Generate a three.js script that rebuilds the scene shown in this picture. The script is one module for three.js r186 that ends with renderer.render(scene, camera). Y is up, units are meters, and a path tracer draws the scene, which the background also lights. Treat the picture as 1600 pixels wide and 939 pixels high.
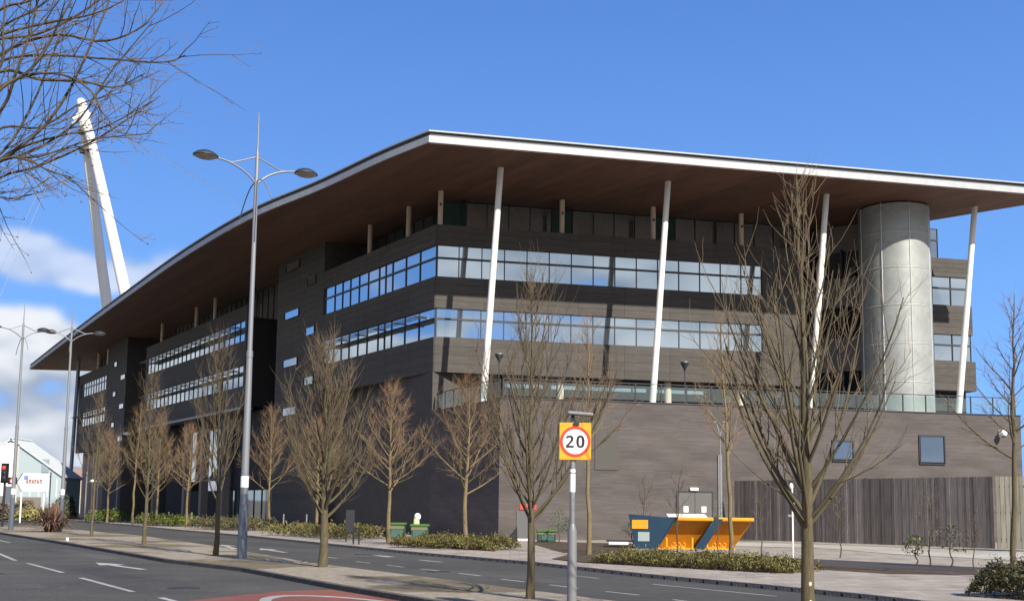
import * as THREE from 'three';
import { mergeGeometries } from 'three/addons/utils/BufferGeometryUtils.js';
import { RoundedBoxGeometry } from 'three/addons/geometries/RoundedBoxGeometry.js';
import { FontLoader } from 'three/addons/loaders/FontLoader.js';
import { TextGeometry } from 'three/addons/geometries/TextGeometry.js';

// ---------------------------------------------------------------- camera, sky, sun, exposure
const W = 1600, H = 939, F = 1743, EYE = 1.6;
const scene = new THREE.Scene();
const camera = new THREE.PerspectiveCamera(2 * Math.atan(H / 2 / F) * 180 / Math.PI, W / H, 0.1, 6000);
camera.position.set(0, EYE, 0);
camera.rotation.order = 'XYZ';
camera.rotation.set(Math.atan(197 / F), 0, 0.7 * Math.PI / 180);
camera.setViewOffset(W, H, 0, -130.5, W, H);      // lens shift: the optical axis is below the middle of the picture
camera.updateMatrixWorld();
const renderer = new THREE.WebGLRenderer({ antialias: true });
renderer.setSize(W, H);
renderer.toneMapping = THREE.LinearToneMapping;
renderer.toneMappingExposure = 1.6;
renderer.shadowMap.enabled = true;

const V2 = (x, y) => new THREE.Vector2(x, y), V3 = (x, y, z) => new THREE.Vector3(x, y, z);
function rng(seed) { let a = seed >>> 0; return () => { a = (a + 0x6D2B79F5) | 0; let t = Math.imul(a ^ (a >>> 15), 1 | a); t = (t + Math.imul(t ^ (t >>> 7), 61 | t)) ^ t; return ((t ^ (t >>> 14)) >>> 0) / 4294967296; }; }
const hash3 = (x, y, z) => { let h = Math.imul(x, 374761393) ^ Math.imul(y, 668265263) ^ Math.imul(z, 2147483647 ^ 0x51ed27); h = Math.imul(h ^ (h >>> 13), 1274126177); return ((h ^ (h >>> 16)) >>> 0) / 4294967296; };
const sm = (t) => t * t * (3 - 2 * t), mix = (a, b, t) => a + (b - a) * t, clamp = (x, a = 0, b = 1) => Math.min(b, Math.max(a, x));
const step = (a, b, x) => sm(clamp((x - a) / (b - a)));
function noise3(x, y, z) {
  const X = Math.floor(x), Y = Math.floor(y), Z = Math.floor(z), u = sm(x - X), v = sm(y - Y), w = sm(z - Z);
  const L = (k) => mix(mix(hash3(X, Y, Z + k), hash3(X + 1, Y, Z + k), u), mix(hash3(X, Y + 1, Z + k), hash3(X + 1, Y + 1, Z + k), u), v);
  return mix(L(0), L(1), w);
}
const fbm3 = (x, y, z, o = 5) => { let s = 0, a = 0.5, n = 0; for (let i = 0; i < o; i++) { s += a * noise3(x, y, z); n += a; x = x * 2.03 + 7.1; y = y * 2.03 + 3.3; z = z * 2.03 + 5.7; a *= 0.5; } return s / n; };

// sky: clear blue air that pales toward the horizon, cumulus low down round the left and behind the camera
const SUN = V3(0.584, 0.82, 0.893).normalize();
{
  const w = 1536, h = 768, data = new Float32Array(w * h * 4);
  for (let j = 0; j < h; j++) {
    const el = ((j + 0.5) / h - 0.5) * Math.PI, y = Math.sin(el), ce = Math.cos(el), deg = el * 57.2958;
    for (let i = 0; i < w; i++) {
      const ph = ((i + 0.5) / w - 0.5) * 2 * Math.PI, x = Math.cos(ph) * ce, z = Math.sin(ph) * ce;
      const k = Math.pow(clamp(1 - Math.max(y, 0)), 2.2);
      let c = [mix(0.03, 0.30, k), mix(0.115, 0.65, k), mix(0.50, 1.3, k)];
      const g = Math.max(0, x * SUN.x + y * SUN.y + z * SUN.z), gl = 0.32 * Math.pow(g, 7);
      c = c.map((v) => v + gl);
      // azimuth measured from straight ahead (-z), positive to the right
      const az = Math.atan2(x, -z) * 57.2958;
      const side = 1 - step(-19, -9, az) * (1 - step(48, 75, az));      // open blue from the mast round to the right
      if (deg > -2 && side > 0.001) {
        const s = 1 / (0.16 + Math.max(y, 0)) , n = fbm3(x * 9 + 11, y * 22 + 4.0, z * 9 + 2, 6), n2 = fbm3(x * 26 + 1, y * 60, z * 26 + 9, 5);
        const front = 1 - step(55, 80, Math.abs(az)), low = 1 - step(7.6, 10.2, deg), mid = step(9.4, 11, deg) * (1 - step(12.4, 14.2, deg)) * front, back = (1 - front) * (1 - step(22, 46, deg));
        const cov = Math.max(low * 0.92, mid * 0.60, back * 0.80);
        const d = step(0.72, 0.83, n * 0.75 + n2 * 0.25 + cov * 0.5 - (cov < 0.05 ? 0.4 : 0)) * side * (1 - 0.4 * mid);
        const under = clamp(0.62 + (n2 - 0.5) * 2.2 + (n - 0.5) * 2.4);
        const cl = [mix(0.36, 0.88, under), mix(0.44, 0.91, under), mix(0.58, 0.97, under)];
        c = c.map((v, q) => mix(v, cl[q], d));
      }
      if (deg < 0) c = c.map((v, q) => mix(v, [0.20, 0.20, 0.19][q], step(0, -3, deg)));
      const o = (j * w + i) * 4; data[o] = c[0] / 1.6; data[o + 1] = c[1] / 1.6; data[o + 2] = c[2] / 1.6; data[o + 3] = 1;
    }
  }
  const sky = new THREE.DataTexture(data, w, h, THREE.RGBAFormat, THREE.FloatType);
  sky.mapping = THREE.EquirectangularReflectionMapping; sky.magFilter = sky.minFilter = THREE.LinearFilter; sky.wrapS = THREE.RepeatWrapping; sky.needsUpdate = true;
  scene.background = sky; scene.environment = sky; scene.environmentIntensity = 1.0;
}
const sun = new THREE.DirectionalLight(new THREE.Color().setRGB(1, 0.93, 0.81), 5);
sun.position.copy(SUN.clone().multiplyScalar(220)).add(V3(-15, 0, -70)); sun.target.position.set(-15, 0, -70);
sun.castShadow = true; sun.shadow.mapSize.set(4096, 4096); sun.shadow.radius = 1.2;
Object.assign(sun.shadow.camera, { left: -130, right: 130, top: 110, bottom: -110, near: 1, far: 500 });
scene.add(sun, sun.target);

// ---------------------------------------------------------------- helpers
const taken = {};
function numbered(name) { const n = taken[name] = (taken[name] ?? -1) + 1; return n ? `${name}_${String(n).padStart(3, '0')}` : name; }
function tag(o, label, category, group) { o.userData.label = label; if (category) o.userData.category = category; if (group) o.userData.group = group; return o; }
function shadows(m) { m.castShadow = m.receiveShadow = true; return m; }
function thing(name, pos, label, category, group) { const o = new THREE.Group(); o.name = numbered(name); o.position.copy(pos); scene.add(o); return tag(o, label, category, group); }
function structure(name, geo, mat, label) { const m = shadows(new THREE.Mesh(geo, mat)); m.name = numbered(name); m.userData.kind = 'structure'; m.userData.label = label; scene.add(m); return m; }
function part(name, geos, mat, parent, label) {
  geos = Array.isArray(geos) ? geos : [geos];
  const m = shadows(new THREE.Mesh(geos.length > 1 ? merge(geos) : geos[0], mat)); m.name = name; parent.add(m); if (label) m.userData.label = label; return m;
}
function merge(gs) { return mergeGeometries(gs.map((g) => { g = g.index ? g.toNonIndexed() : g; for (const k of Object.keys(g.attributes)) if (!['position', 'normal', 'uv', 'color'].includes(k)) g.deleteAttribute(k); return g; })); }
function copyOf(src, name, pos, turn, label, group, scl = 1) {
  const c = src.clone(); c.name = numbered(name); c.position.copy(pos); c.rotation.y = turn; if (scl.isVector3) c.scale.copy(scl); else c.scale.setScalar(scl);
  c.userData = { ...src.userData, label }; if (group) c.userData.group = group; scene.add(c); return c;
}
const _d = V3(0, 0, 0);
function ray(u, v) { return V3((u - 800) / F, -(v - 600) / F, -1).applyQuaternion(camera.quaternion); }
function ground(u, v, y = 0) { const d = ray(u, v); return V3(0, EYE, 0).addScaledVector(d, (y - EYE) / d.y); }   // a measured spot on level ground
function at(u, v, z) { const d = ray(u, v); return V3(0, EYE, 0).addScaledVector(d, z / d.z); }                    // a measured spot at a known distance
// uv in metres on any face
function uvm(g, s = 1) {
  g = g.index ? g.toNonIndexed() : g; if (!g.attributes.normal) g.computeVertexNormals();
  const p = g.attributes.position, n = g.attributes.normal, uv = new Float32Array(p.count * 2);
  for (let i = 0; i < p.count; i++) {
    const nx = n.getX(i), ny = n.getY(i), nz = n.getZ(i), x = p.getX(i), y = p.getY(i), z = p.getZ(i);
    if (Math.abs(ny) > 0.75) { uv[2 * i] = x * s; uv[2 * i + 1] = z * s; } else { const l = Math.hypot(nx, nz) || 1; uv[2 * i] = (x * nz - z * nx) / l * s; uv[2 * i + 1] = y * s; }
  }
  g.setAttribute('uv', new THREE.BufferAttribute(uv, 2)); return g;
}
function prism(pts, y0, y1) {           // pts: [x, z] plan outline
  const g = new THREE.ExtrudeGeometry(new THREE.Shape(pts.map(([x, z]) => V2(x, -z))), { depth: y1 - y0, bevelEnabled: false });
  g.rotateX(-Math.PI / 2); g.translate(0, y0, 0); return uvm(g);
}
function sheet(pts, y) { const g = new THREE.ShapeGeometry(new THREE.Shape(pts.map(([x, z]) => V2(x, -z)))); g.rotateX(-Math.PI / 2); g.translate(0, y, 0); return uvm(g); }
function box(x0, x1, y0, y1, z0, z1) { const g = new THREE.BoxGeometry(x1 - x0, y1 - y0, z1 - z0); g.translate((x0 + x1) / 2, (y0 + y1) / 2, (z0 + z1) / 2); return uvm(g); }
function cyl(r0, r1, y0, y1, n = 16, x = 0, z = 0) { const g = new THREE.CylinderGeometry(r1, r0, y1 - y0, n); g.translate(x, (y0 + y1) / 2, z); return g; }
function rod(a, b, r0, r1 = r0, n = 8) { const d = b.clone().sub(a), g = new THREE.CylinderGeometry(r1, r0, d.length(), n); g.translate(0, d.length() / 2, 0); g.applyQuaternion(new THREE.Quaternion().setFromUnitVectors(V3(0, 1, 0), d.normalize())); g.translate(a.x, a.y, a.z); return g; }
function tubeThrough(pts, r, n = 24, s = 8) { return new THREE.TubeGeometry(new THREE.CatmullRomCurve3(pts), n, r, s); }

// ---------------------------------------------------------------- procedural materials
function pnoise(x, y, px, py, seed) { const X = Math.floor(x), Y = Math.floor(y), u = sm(x - X), v = sm(y - Y), h = (a, b) => hash3(((a % px) + px) % px, ((b % py) + py) % py, seed); return mix(mix(h(X, Y), h(X + 1, Y), u), mix(h(X, Y + 1), h(X + 1, Y + 1), u), v); }
function pf(u, v, fx, fy, seed, o = 4) { let s = 0, a = 0.5, n = 0; for (let i = 0; i < o; i++) { s += a * pnoise(u * fx, v * fy, fx, fy, seed + i); n += a; fx *= 2; fy *= 2; a *= 0.5; } return s / n; }
function tex(size, fn, metres, srgb = true) {
  const data = new Uint8Array(size * size * 4);
  for (let j = 0; j < size; j++) for (let i = 0; i < size; i++) { const c = fn(i / size, j / size), o = (j * size + i) * 4; for (let k = 0; k < 3; k++) data[o + k] = clamp(Array.isArray(c) ? c[k] : c) * 255; data[o + 3] = 255; }
  const t = new THREE.DataTexture(data, size, size); t.wrapS = t.wrapT = THREE.RepeatWrapping; t.magFilter = THREE.LinearFilter; t.minFilter = THREE.LinearMipmapLinearFilter; t.generateMipmaps = true;
  t.repeat.set(1 / metres, 1 / metres); if (srgb) t.colorSpace = THREE.SRGBColorSpace; t.needsUpdate = true; return t;
}
const std = (r, g, b, rough = 0.8, more = {}) => { const m = new THREE.MeshStandardMaterial({ roughness: rough, ...more }); m.color.setRGB(r, g, b); return m; };
const slateFn = (rows, cols, seed, lo) => (u, v) => {          // fine split-slate courses
  const r = Math.floor(v * rows), off = hash3(r, 3, seed), cx = Math.floor(((u + off) % 1) * cols), tone = hash3(cx, r, seed + 1), fv = v * rows - r;
  const joint = fv < 0.07 ? 0.9 : 1; return joint * (lo + (1 - lo) * (0.55 * tone + 0.45 * pf(u, v, 8, 24, seed + 2, 4)));
};
const stoneMap = tex(512, (u, v) => { const t = slateFn(46, 4, 5, 0.84)(u, v) * (0.86 + 0.26 * pf(u, v, 2, 6, 91, 4)), w = pf(u, v, 3, 3, 44, 3); return [t, t * (0.955 + 0.03 * w), t * (0.93 + 0.06 * w)]; }, 4.2);
const stoneBump = tex(512, (u, v) => slateFn(46, 4, 5, 0.1)(u, v), 4.2, false);
const cladMap = tex(512, (u, v) => slateFn(12, 5, 9, 0.87)(u, v), 2.4);
const asphaltMap = tex(1024, (u, v) => 0.52 + 0.30 * pf(u, v, 300, 300, 3, 1) + 0.34 * pf(u, v, 5, 5, 8, 6) - 0.06 * step(0.6, 0.64, pf(u, v, 4, 4, 18, 4)), 9);
const wearMap = tex(512, (u, v) => { const a = pf(u, v, 5, 5, 21, 5), b = pf(u, v, 60, 60, 22, 3); return 0.62 + 0.28 * a + 0.16 * b; }, 14);
const grainBump = tex(256, (u, v) => pf(u, v, 64, 64, 5, 3), 0.8, false);
const paveMap = tex(512, (u, v) => { const r = Math.floor(v * 8), c = Math.floor(((u + (r % 2) * 0.0833) % 1) * 6), jv = v * 8 - r, ju = ((u + (r % 2) * 0.0833) % 1) * 6 - c; const j = jv < 0.05 || ju < 0.035 ? 0.82 : 1; return j * (0.74 + 0.12 * hash3(c, r, 6) + 0.16 * pf(u, v, 10, 10, 7, 5)); }, 4);
const soilMap = tex(256, (u, v) => { const a = pf(u, v, 12, 12, 31, 5), b = pf(u, v, 60, 60, 32, 2); return [0.45 + 0.5 * a * b + 0.2 * a, 0.42 + 0.46 * a * b + 0.16 * a, 0.38 + 0.4 * a * b + 0.1 * a]; }, 2.2);
const gritMap = tex(512, (u, v) => { const a = pf(u, v, 4, 4, 51, 5), b = pf(u, v, 70, 70, 52, 2), m = step(0.52, 0.66, a); const base = 0.70 + 0.25 * b; return [mix(base, 0.55 + 0.12 * b, m), mix(base * 0.97, 0.52 + 0.12 * b, m), mix(base * 0.90, 0.42 + 0.1 * b, m)]; }, 7);
const woodMap = tex(512, (u, v) => { const g = pf(u, v, 90, 3, 61, 3), k = pf(u, v, 10, 2, 62, 3); return 0.62 + 0.25 * g + 0.2 * k; }, 2);
const barkMap = tex(256, (u, v) => { const g = pf(u, v, 24, 8, 71, 4), l = step(0.58, 0.72, pf(u, v, 6, 6, 74, 3)); return [0.55 + 0.42 * g, 0.54 + 0.42 * g + 0.05 * l, 0.5 + 0.4 * g - 0.06 * l]; }, 1);
barkMap.repeat.set(2, 1.2);
const metalMap = tex(256, (u, v) => 0.86 + 0.1 * pf(u, v, 6, 6, 81, 4) + 0.05 * pf(u, v, 80, 80, 82, 2), 2);
const meshMap = tex(512, (u, v) => { const a = Math.sin(u * 64 * 2 * Math.PI) * Math.sin(v * 64 * 2 * Math.PI); return (a > 0.42 ? 0.55 : 0.92) * (0.86 + 0.16 * pf(u, v, 5, 5, 83, 4)); }, 2);

const M = {
  stone: std(0.100, 0.093, 0.092, 0.9, { map: stoneMap, bumpMap: stoneBump, bumpScale: 0.006 }),
  stoneSide: std(0.085, 0.084, 0.09, 0.86, { map: stoneMap, bumpMap: stoneBump, bumpScale: 0.012 }),
  clad: [0, 1, 2, 3].map((i) => std(0.084 + 0.004 * ((i * 7) % 4 - 1.5), 0.076 + 0.0036 * ((i * 7) % 4 - 1.5), 0.070 + 0.0033 * ((i * 7) % 4 - 1.5), 0.92, { map: cladMap })),
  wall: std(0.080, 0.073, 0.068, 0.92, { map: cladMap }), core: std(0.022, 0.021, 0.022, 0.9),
  frame: std(0.035, 0.04, 0.047, 0.45, { metalness: 0.3 }),
  pane: std(0.52, 0.59, 0.63, 0.035, { metalness: 0.96 }), pier: std(0.20, 0.175, 0.155, 0.8), iron: std(0.045, 0.043, 0.042, 0.6, { metalness: 0.4 }), patch: [std(0.052, 0.050, 0.046, 0.92, { map: asphaltMap }), std(0.088, 0.083, 0.072, 0.92, { map: asphaltMap })],
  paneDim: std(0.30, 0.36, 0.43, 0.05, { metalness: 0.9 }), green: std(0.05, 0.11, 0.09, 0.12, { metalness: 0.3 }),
  cream: std(0.60, 0.48, 0.38, 0.6), white: std(0.82, 0.80, 0.76, 0.45, { map: metalMap }),
  fascia: std(0.41, 0.425, 0.45, 0.55, { metalness: 0.1, map: metalMap }), darkMetal: std(0.05, 0.055, 0.065, 0.5, { metalness: 0.5 }),
  soffit: [0, 1, 2, 3, 4].map((i) => std(0.195 + 0.012 * ((i * 3) % 5 - 2), 0.096 + 0.006 * ((i * 3) % 5 - 2), 0.062 + 0.004 * ((i * 3) % 5 - 2), 0.65, { map: woodMap })),
  mesh: std(0.52, 0.545, 0.53, 0.5, { metalness: 0.25, map: meshMap }), seam: std(0.50, 0.52, 0.51, 0.4, { metalness: 0.3 }),
  asphalt: std(0.070, 0.067, 0.057, 0.92, { map: asphaltMap, bumpMap: grainBump, bumpScale: 0.006 }), asphaltFar: std(0.070, 0.067, 0.058, 0.9, { map: wearMap, bumpMap: grainBump, bumpScale: 0.004 }),
  red: std(0.25, 0.075, 0.05, 0.9, { map: wearMap }), paint: std(0.42, 0.42, 0.39, 0.8, { map: wearMap }),
  pave: std(0.36, 0.315, 0.26, 0.9, { map: paveMap, bumpMap: grainBump, bumpScale: 0.004 }), grit: std(0.37, 0.34, 0.295, 0.95, { map: gritMap, bumpMap: grainBump, bumpScale: 0.01 }),
  soil: std(0.15, 0.115, 0.085, 1, { map: soilMap, bumpMap: grainBump, bumpScale: 0.02 }), land: std(0.22, 0.21, 0.17, 1, { map: gritMap }),
  kerb: [0, 1, 2].map((i) => std(0.40 + 0.03 * i, 0.36 + 0.028 * i, 0.32 + 0.025 * i, 0.9, { map: asphaltMap })), kerbDark: [0, 1, 2].map((i) => std(0.10 + 0.015 * i, 0.094 + 0.014 * i, 0.092 + 0.013 * i, 0.9, { map: asphaltMap })),
  concrete: std(0.50, 0.47, 0.40, 0.9, { map: wearMap }),
  fence: [0, 1, 2, 3, 4, 5].map((i) => { const k = [0, 0.05, -0.035, 0.02, -0.055, 0.03][i]; return std(0.245 + k, 0.208 + k * 0.9, 0.190 + k * 0.85, 0.9, { map: woodMap }); }),
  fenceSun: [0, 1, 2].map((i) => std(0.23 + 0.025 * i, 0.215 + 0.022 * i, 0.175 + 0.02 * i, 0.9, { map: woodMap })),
  galv: std(0.25, 0.26, 0.27, 0.5, { metalness: 0.35, map: metalMap }), lampGrey: std(0.25, 0.265, 0.285, 0.45, { metalness: 0.3, map: metalMap }), lampBlue: std(0.10, 0.12, 0.165, 0.5, { map: metalMap }),
  black: std(0.015, 0.016, 0.018, 0.45), lens: std(0.36, 0.34, 0.31, 0.35), orange: std(0.80, 0.33, 0.012, 0.5), signRed: std(0.66, 0.045, 0.03, 0.45), signWhite: std(0.86, 0.86, 0.84, 0.45),
  podBlue: std(0.006, 0.034, 0.070, 0.42, { map: metalMap }), podPanel: std(0.48, 0.185, 0.006, 0.5, { map: metalMap }), podOrange: std(0.78, 0.34, 0.012, 0.45, { map: metalMap }),
  binGreen: std(0.025, 0.075, 0.04, 0.6, { map: metalMap }), binPanel: std(0.04, 0.105, 0.09, 0.6), binTan: std(0.14, 0.14, 0.075, 0.6), binTop: std(0.045, 0.125, 0.022, 0.6),
  bark: std(0.165, 0.135, 0.092, 0.95, { map: barkMap }), barkTwig: std(0.17, 0.125, 0.08, 0.95), barkTan: std(0.30, 0.23, 0.145, 0.95, { map: barkMap }), twigTan: std(0.25, 0.155, 0.09, 0.95), barkDark: std(0.14, 0.11, 0.085, 0.95, { map: barkMap }), twigDark: std(0.20, 0.15, 0.115, 0.95),
  leaf: new THREE.MeshStandardMaterial({ vertexColors: true, roughness: 0.85, side: THREE.DoubleSide }),
  balGlass: new THREE.MeshPhysicalMaterial({ color: new THREE.Color().setRGB(0.80, 0.88, 0.87), transmission: 0.96, thickness: 0, roughness: 0.04, ior: 1.5, specularIntensity: 0.45 }),
  skin: std(0.75, 0.76, 0.74, 0.6),
};

// ---------------------------------------------------------------- ground, roads, median, pavement
const E = V2(-0.54, -0.842).normalize(), R = V2(-E.y, E.x);                 // along the road, and across it toward the building
const rc = (e, c) => [E.x * e + R.x * c, E.y * e + R.y * c];
const medNear = [rc(-30, 9.7), rc(16, 9.7), [-1.62, -20.54], [-3.66, -23.85], [-7.05, -29.88], [-10.3, -33.99], [-18.73, -47.67], [-28.68, -63.29], [-36.2, -75.2], [-41, -83]];
const medFar = [rc(-30, 12.5), rc(16, 12.6), [0.31, -23.01], [-1.91, -26.68], [-5.6, -32.6], [-12.43, -46.68], [-19.77, -60.17], [-27.69, -72.11], [-34.5, -83.0], [-40, -86]];
const farKerb = [rc(-30, 17.6), rc(6, 17.9), [7.95, -21.27], [7.35, -22.77], [5.85, -25.61], [3.7, -29.21], [0.87, -35.27], [-2.98, -41.37], [-7.77, -50.31], [-14.44, -63.03], [-22.3, -76.4], [-33.4, -96.4], [-46.5, -119.5], [-60, -142]];
structure('ground', sheet([[-900, 120], [900, 120], [900, -2600], [-900, -2600]], -0.13), M.land, 'flat open ground reaching to the horizon');
const roadA = structure('road', sheet([rc(-30, -6), rc(-30, 9.75), ...medNear.slice(1, 8), rc(100, 9.9), rc(112, 9.9), rc(112, -6)], -0.1), M.asphalt, 'near carriageway of worn grey asphalt on the left');
const roadB = structure('road', sheet([...medFar.slice(0, 8), rc(98, 15.2), rc(98, 10.2), rc(112, 10.2), rc(112, 16), [-58.5, -142], ...farKerb.slice().reverse().slice(1)], -0.1), M.asphaltFar, 'far carriageway between the tree-lined median and the building');
function mark(road, a, b, wd) { const d = V2(b[0] - a[0], b[1] - a[1]).normalize().multiplyScalar(wd / 2), nx = -d.y, nz = d.x; part('lane_marking', sheet([[a[0] + nx, a[1] + nz], [b[0] + nx, b[1] + nz], [b[0] - nx, b[1] - nz], [a[0] - nx, a[1] - nz]], -0.096), M.paint, road); }
const g2 = (u, v) => { const p = ground(u, v, -0.1); return [p.x, p.z]; };
for (const [a, b] of [[[125, 903], [207, 925]], [[41, 880], [97, 895]], [[-6, 864], [23, 876]], [[-30, 838], [14, 848]], [[250, 934], [330, 955]]]) mark(roadA, g2(...a), g2(...b), 0.13);
for (const [a, b] of [[[556, 877.5], [578, 880]], [[604, 883], [631, 886.5]], [[657, 889], [687, 892.5]], [[717, 896], [751, 900]], [[783, 905], [820, 909.5]], [[859, 914], [904, 919.5]], [[947, 924.5], [999, 930]], [[1052, 937], [1120, 946]], [[505, 870], [526, 872.6]]]) mark(roadB, g2(...a), g2(...b), 0.11);
mark(roadB, g2(1020, 913), g2(1215, 932), 0.10); mark(roadB, g2(900, 900), g2(936, 904), 0.10); mark(roadB, g2(588, 868), g2(612, 870.5), 0.3); mark(roadB, g2(655, 875), g2(690, 878.5), 0.16);
function arrow(road, tip, tail, wd) {   // straight lane arrow with a bent stem
  const d = V2(tip[0] - tail[0], tip[1] - tail[1]), L = d.length(); d.normalize(); const n = V2(-d.y, d.x), q = (a, b) => [tail[0] + d.x * a * L + n.x * b * wd, tail[1] + d.y * a * L + n.y * b * wd];
  part('lane_marking', sheet([q(0, -0.14), q(0.45, -0.2), q(0.62, -0.16), q(0.62, -0.5), q(1, 0), q(0.62, 0.5), q(0.62, 0.12), q(0.45, 0.08), q(0, 0.14)], -0.096), M.paint, road);
}
arrow(roadA, g2(148, 879), g2(224, 890), 0.75); arrow(roadB, g2(346, 851), g2(368, 858), 0.9); arrow(roadB, g2(406, 857), g2(446, 863.5), 0.8);
for (const [e0, e1, c0, c1, k] of [[27, 33.5, 6.3, 7.2, 0], [24.5, 26.2, 2.6, 4.6, 1], [37, 46, 8.3, 9.1, 1]]) part('road_patch', sheet([rc(e0, c0), rc(e1, c0 + 0.05), rc(e1 - 0.1, c1), rc(e0 + 0.15, c1 - 0.04)], -0.098), M.patch[k], roadA);
for (const [e0, e1, c0, c1, k] of [[31, 36, 16.4, 17.3, 0], [22, 25.5, 15.2, 16.0, 1], [44, 52, 18.2, 19.2, 0]]) part('road_patch', sheet([rc(e0, c0), rc(e1, c0), rc(e1 - 0.1, c1), rc(e0 + 0.1, c1)], -0.098), M.patch[k], roadB);
for (const [e, c, rd] of [[30, 4.2, roadA], [23.5, 7.0, roadA], [27, 15.0, roadB], [38, 17.9, roadB]]) { const [x, z] = rc(e, c); part('manhole_cover', new THREE.CylinderGeometry(0.33, 0.33, 0.012, 24).translate(x, -0.097, z), M.iron, rd); }
{ // red patch with a white roundel, running toward the viewer
  part('red_patch', sheet([rc(21.9, 9.62), rc(21.9, 8.5), rc(20.4, 6.2), rc(19, 5.5), rc(9, 5.5), rc(9, 9.62)], -0.097), M.red, roadA);
  const o = new THREE.Shape(), c = rc(17.5, 8.2), ang = Math.atan2(-E.y, E.x); o.absellipse(0, 0, 3.35, 1.25, 0, Math.PI * 2); const hole = new THREE.Path(); hole.absellipse(0, 0, 3.0, 1.06, 0, Math.PI * 2); o.holes.push(hole);
  const g = new THREE.ShapeGeometry(o, 40); g.rotateZ(ang); g.rotateX(-Math.PI / 2); g.translate(c[0], -0.093, c[1]); part('road_roundel', uvm(g), M.paint, roadA);
}
const medianPts = [...medNear, ...medFar.slice().reverse()];
const median = structure('median', prism(medianPts, -0.12, 0), M.grit, 'raised gritty median strip with trees between the carriageways');
const pavement = structure('pavement', prism([...farKerb, [-75, -170], [-40, -215], [120, -215], [120, 16]], -0.12, 0), M.pave, 'pale paved forecourt between the far kerb and the building');
function along(poly, from, count, stepLen, fn) {      // walk a polyline
  let seg = 0, used = 0, need = from, done = 0;
  while (seg < poly.length - 1 && done < count) {
    const [ax, az] = poly[seg], [bx, bz] = poly[seg + 1], L = Math.hypot(bx - ax, bz - az);
    if (used + need <= L) { used += need; fn(ax + (bx - ax) * used / L, az + (bz - az) * used / L, Math.atan2(-(bz - az), bx - ax), done++); need = stepLen; } else { need -= L - used; used = 0; seg++; }
  }
}
{ // kerb stones: plain dark ones along the median, drainage blocks with a round inlet along the far side
  const plain = uvm(new RoundedBoxGeometry(0.905, 0.14, 0.16, 1, 0.012)), r = rng(4);
  along(medNear, 40, 72, 0.92, (x, z, a) => { const m = part('kerb_stone', plain, M.kerbDark[(r() * 3) | 0], median); m.position.set(x, -0.062, z); m.rotation.y = a; });
  const s = new THREE.Shape([V2(-0.245, -0.08), V2(0.245, -0.08), V2(0.245, 0.072), V2(-0.245, 0.072)]), hole = new THREE.Path(); hole.absarc(0, 0.0, 0.043, 0, Math.PI * 2); s.holes.push(hole);
  const block = new THREE.ExtrudeGeometry(s, { depth: 0.15, bevelEnabled: false, curveSegments: 7 }); block.translate(0, 0, -0.02); uvm(block);
  along(farKerb, 22, 150, 0.5, (x, z, a) => { const m = part('kerb_stone', block, M.kerb[(r() * 3) | 0], pavement); m.position.set(x, -0.065, z); m.rotation.y = a + Math.PI; m.position.y = -0.066; });
}
function bed(name, pts, label, y = 0.03) { return structure(name, prism(pts, 0.002, y), M.soil, label); }
bed('planting_bed', [[7.6, -30.2], [2.3, -34.9], [1.4, -37.2], [3.1, -45.2], [9.6, -37.2]].map(([x, z]) => [x, z]), 'brown soil bed under the long hedge beside the orange shelter');
bed('planting_bed', [[-0.6, -43.6], [-5.6, -51.4], [-5.0, -55.0], [-0.4, -47.6]], 'brown soil bed under the hedge in front of the green tables');
{ // road and low wall in front of the timber fence
  const c = (u, v, y = 0) => { const p = ground(u, v, y); return [p.x, p.z]; };
  structure('path', sheet([c(1160, 868), c(1330, 876.5), c(1660, 893), c(1660, 925), c(1545, 893), c(1400, 890), c(1150, 877)].map((p) => p), 0.006), std(0.05, 0.047, 0.045, 0.95, { map: wearMap }), 'dark asphalt path in front of the low wall and timber fence');
  structure('planting_strip', sheet([c(1215, 876.6), c(1400, 890.4), c(1545, 893.5), c(1545, 899), c(1390, 897), c(1220, 886)], 0.010), M.soil, 'narrow strip of bare soil and leaves beside the asphalt path');
  structure('planting_strip', sheet([c(840, 846), c(990, 850), c(985, 866), c(880, 864), c(830, 850)], 0.008), M.soil, 'reddish leaf litter strip at the foot of the stone wall');
}

// ---------------------------------------------------------------- the campus building
const C0 = V3(-4.98, 0, -69.93), D = V2(0.9748, -0.2230), N = V2(0.2230, 0.9748), EL = V2(-0.5422, -0.8403), ML = V2(-0.8403, 0.5422);
const ps = (s, t) => [D.x * s + N.x * t, D.y * s + N.y * t], pl = (l, o) => [EL.x * l + ML.x * o, EL.y * l + ML.y * o];
const dRot = Math.atan2(-D.y, D.x), lRot = Math.atan2(EL.y, -EL.x);
function corner(a, b = a) { const det = N.x * ML.y - N.y * ML.x; return [(a * ML.y - b * N.y) / det, (N.x * b - ML.x * a) / det]; }    // t = a and o = b
const hall = thing('campus_building', C0, 'dark slate-clad five storey building under one huge overhanging roof', 'building');
const boxS = (s0, s1, y0, y1, t0, t1) => { const g = box(s0, s1, y0, y1, t0, t1); g.rotateY(dRot); return g; };
const boxL = (l0, l1, y0, y1, o0, o1) => { const g = box(-l1, -l0, y0, y1, o0, o1); g.rotateY(lRot); return g; };
const rr = rng(11);
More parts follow.
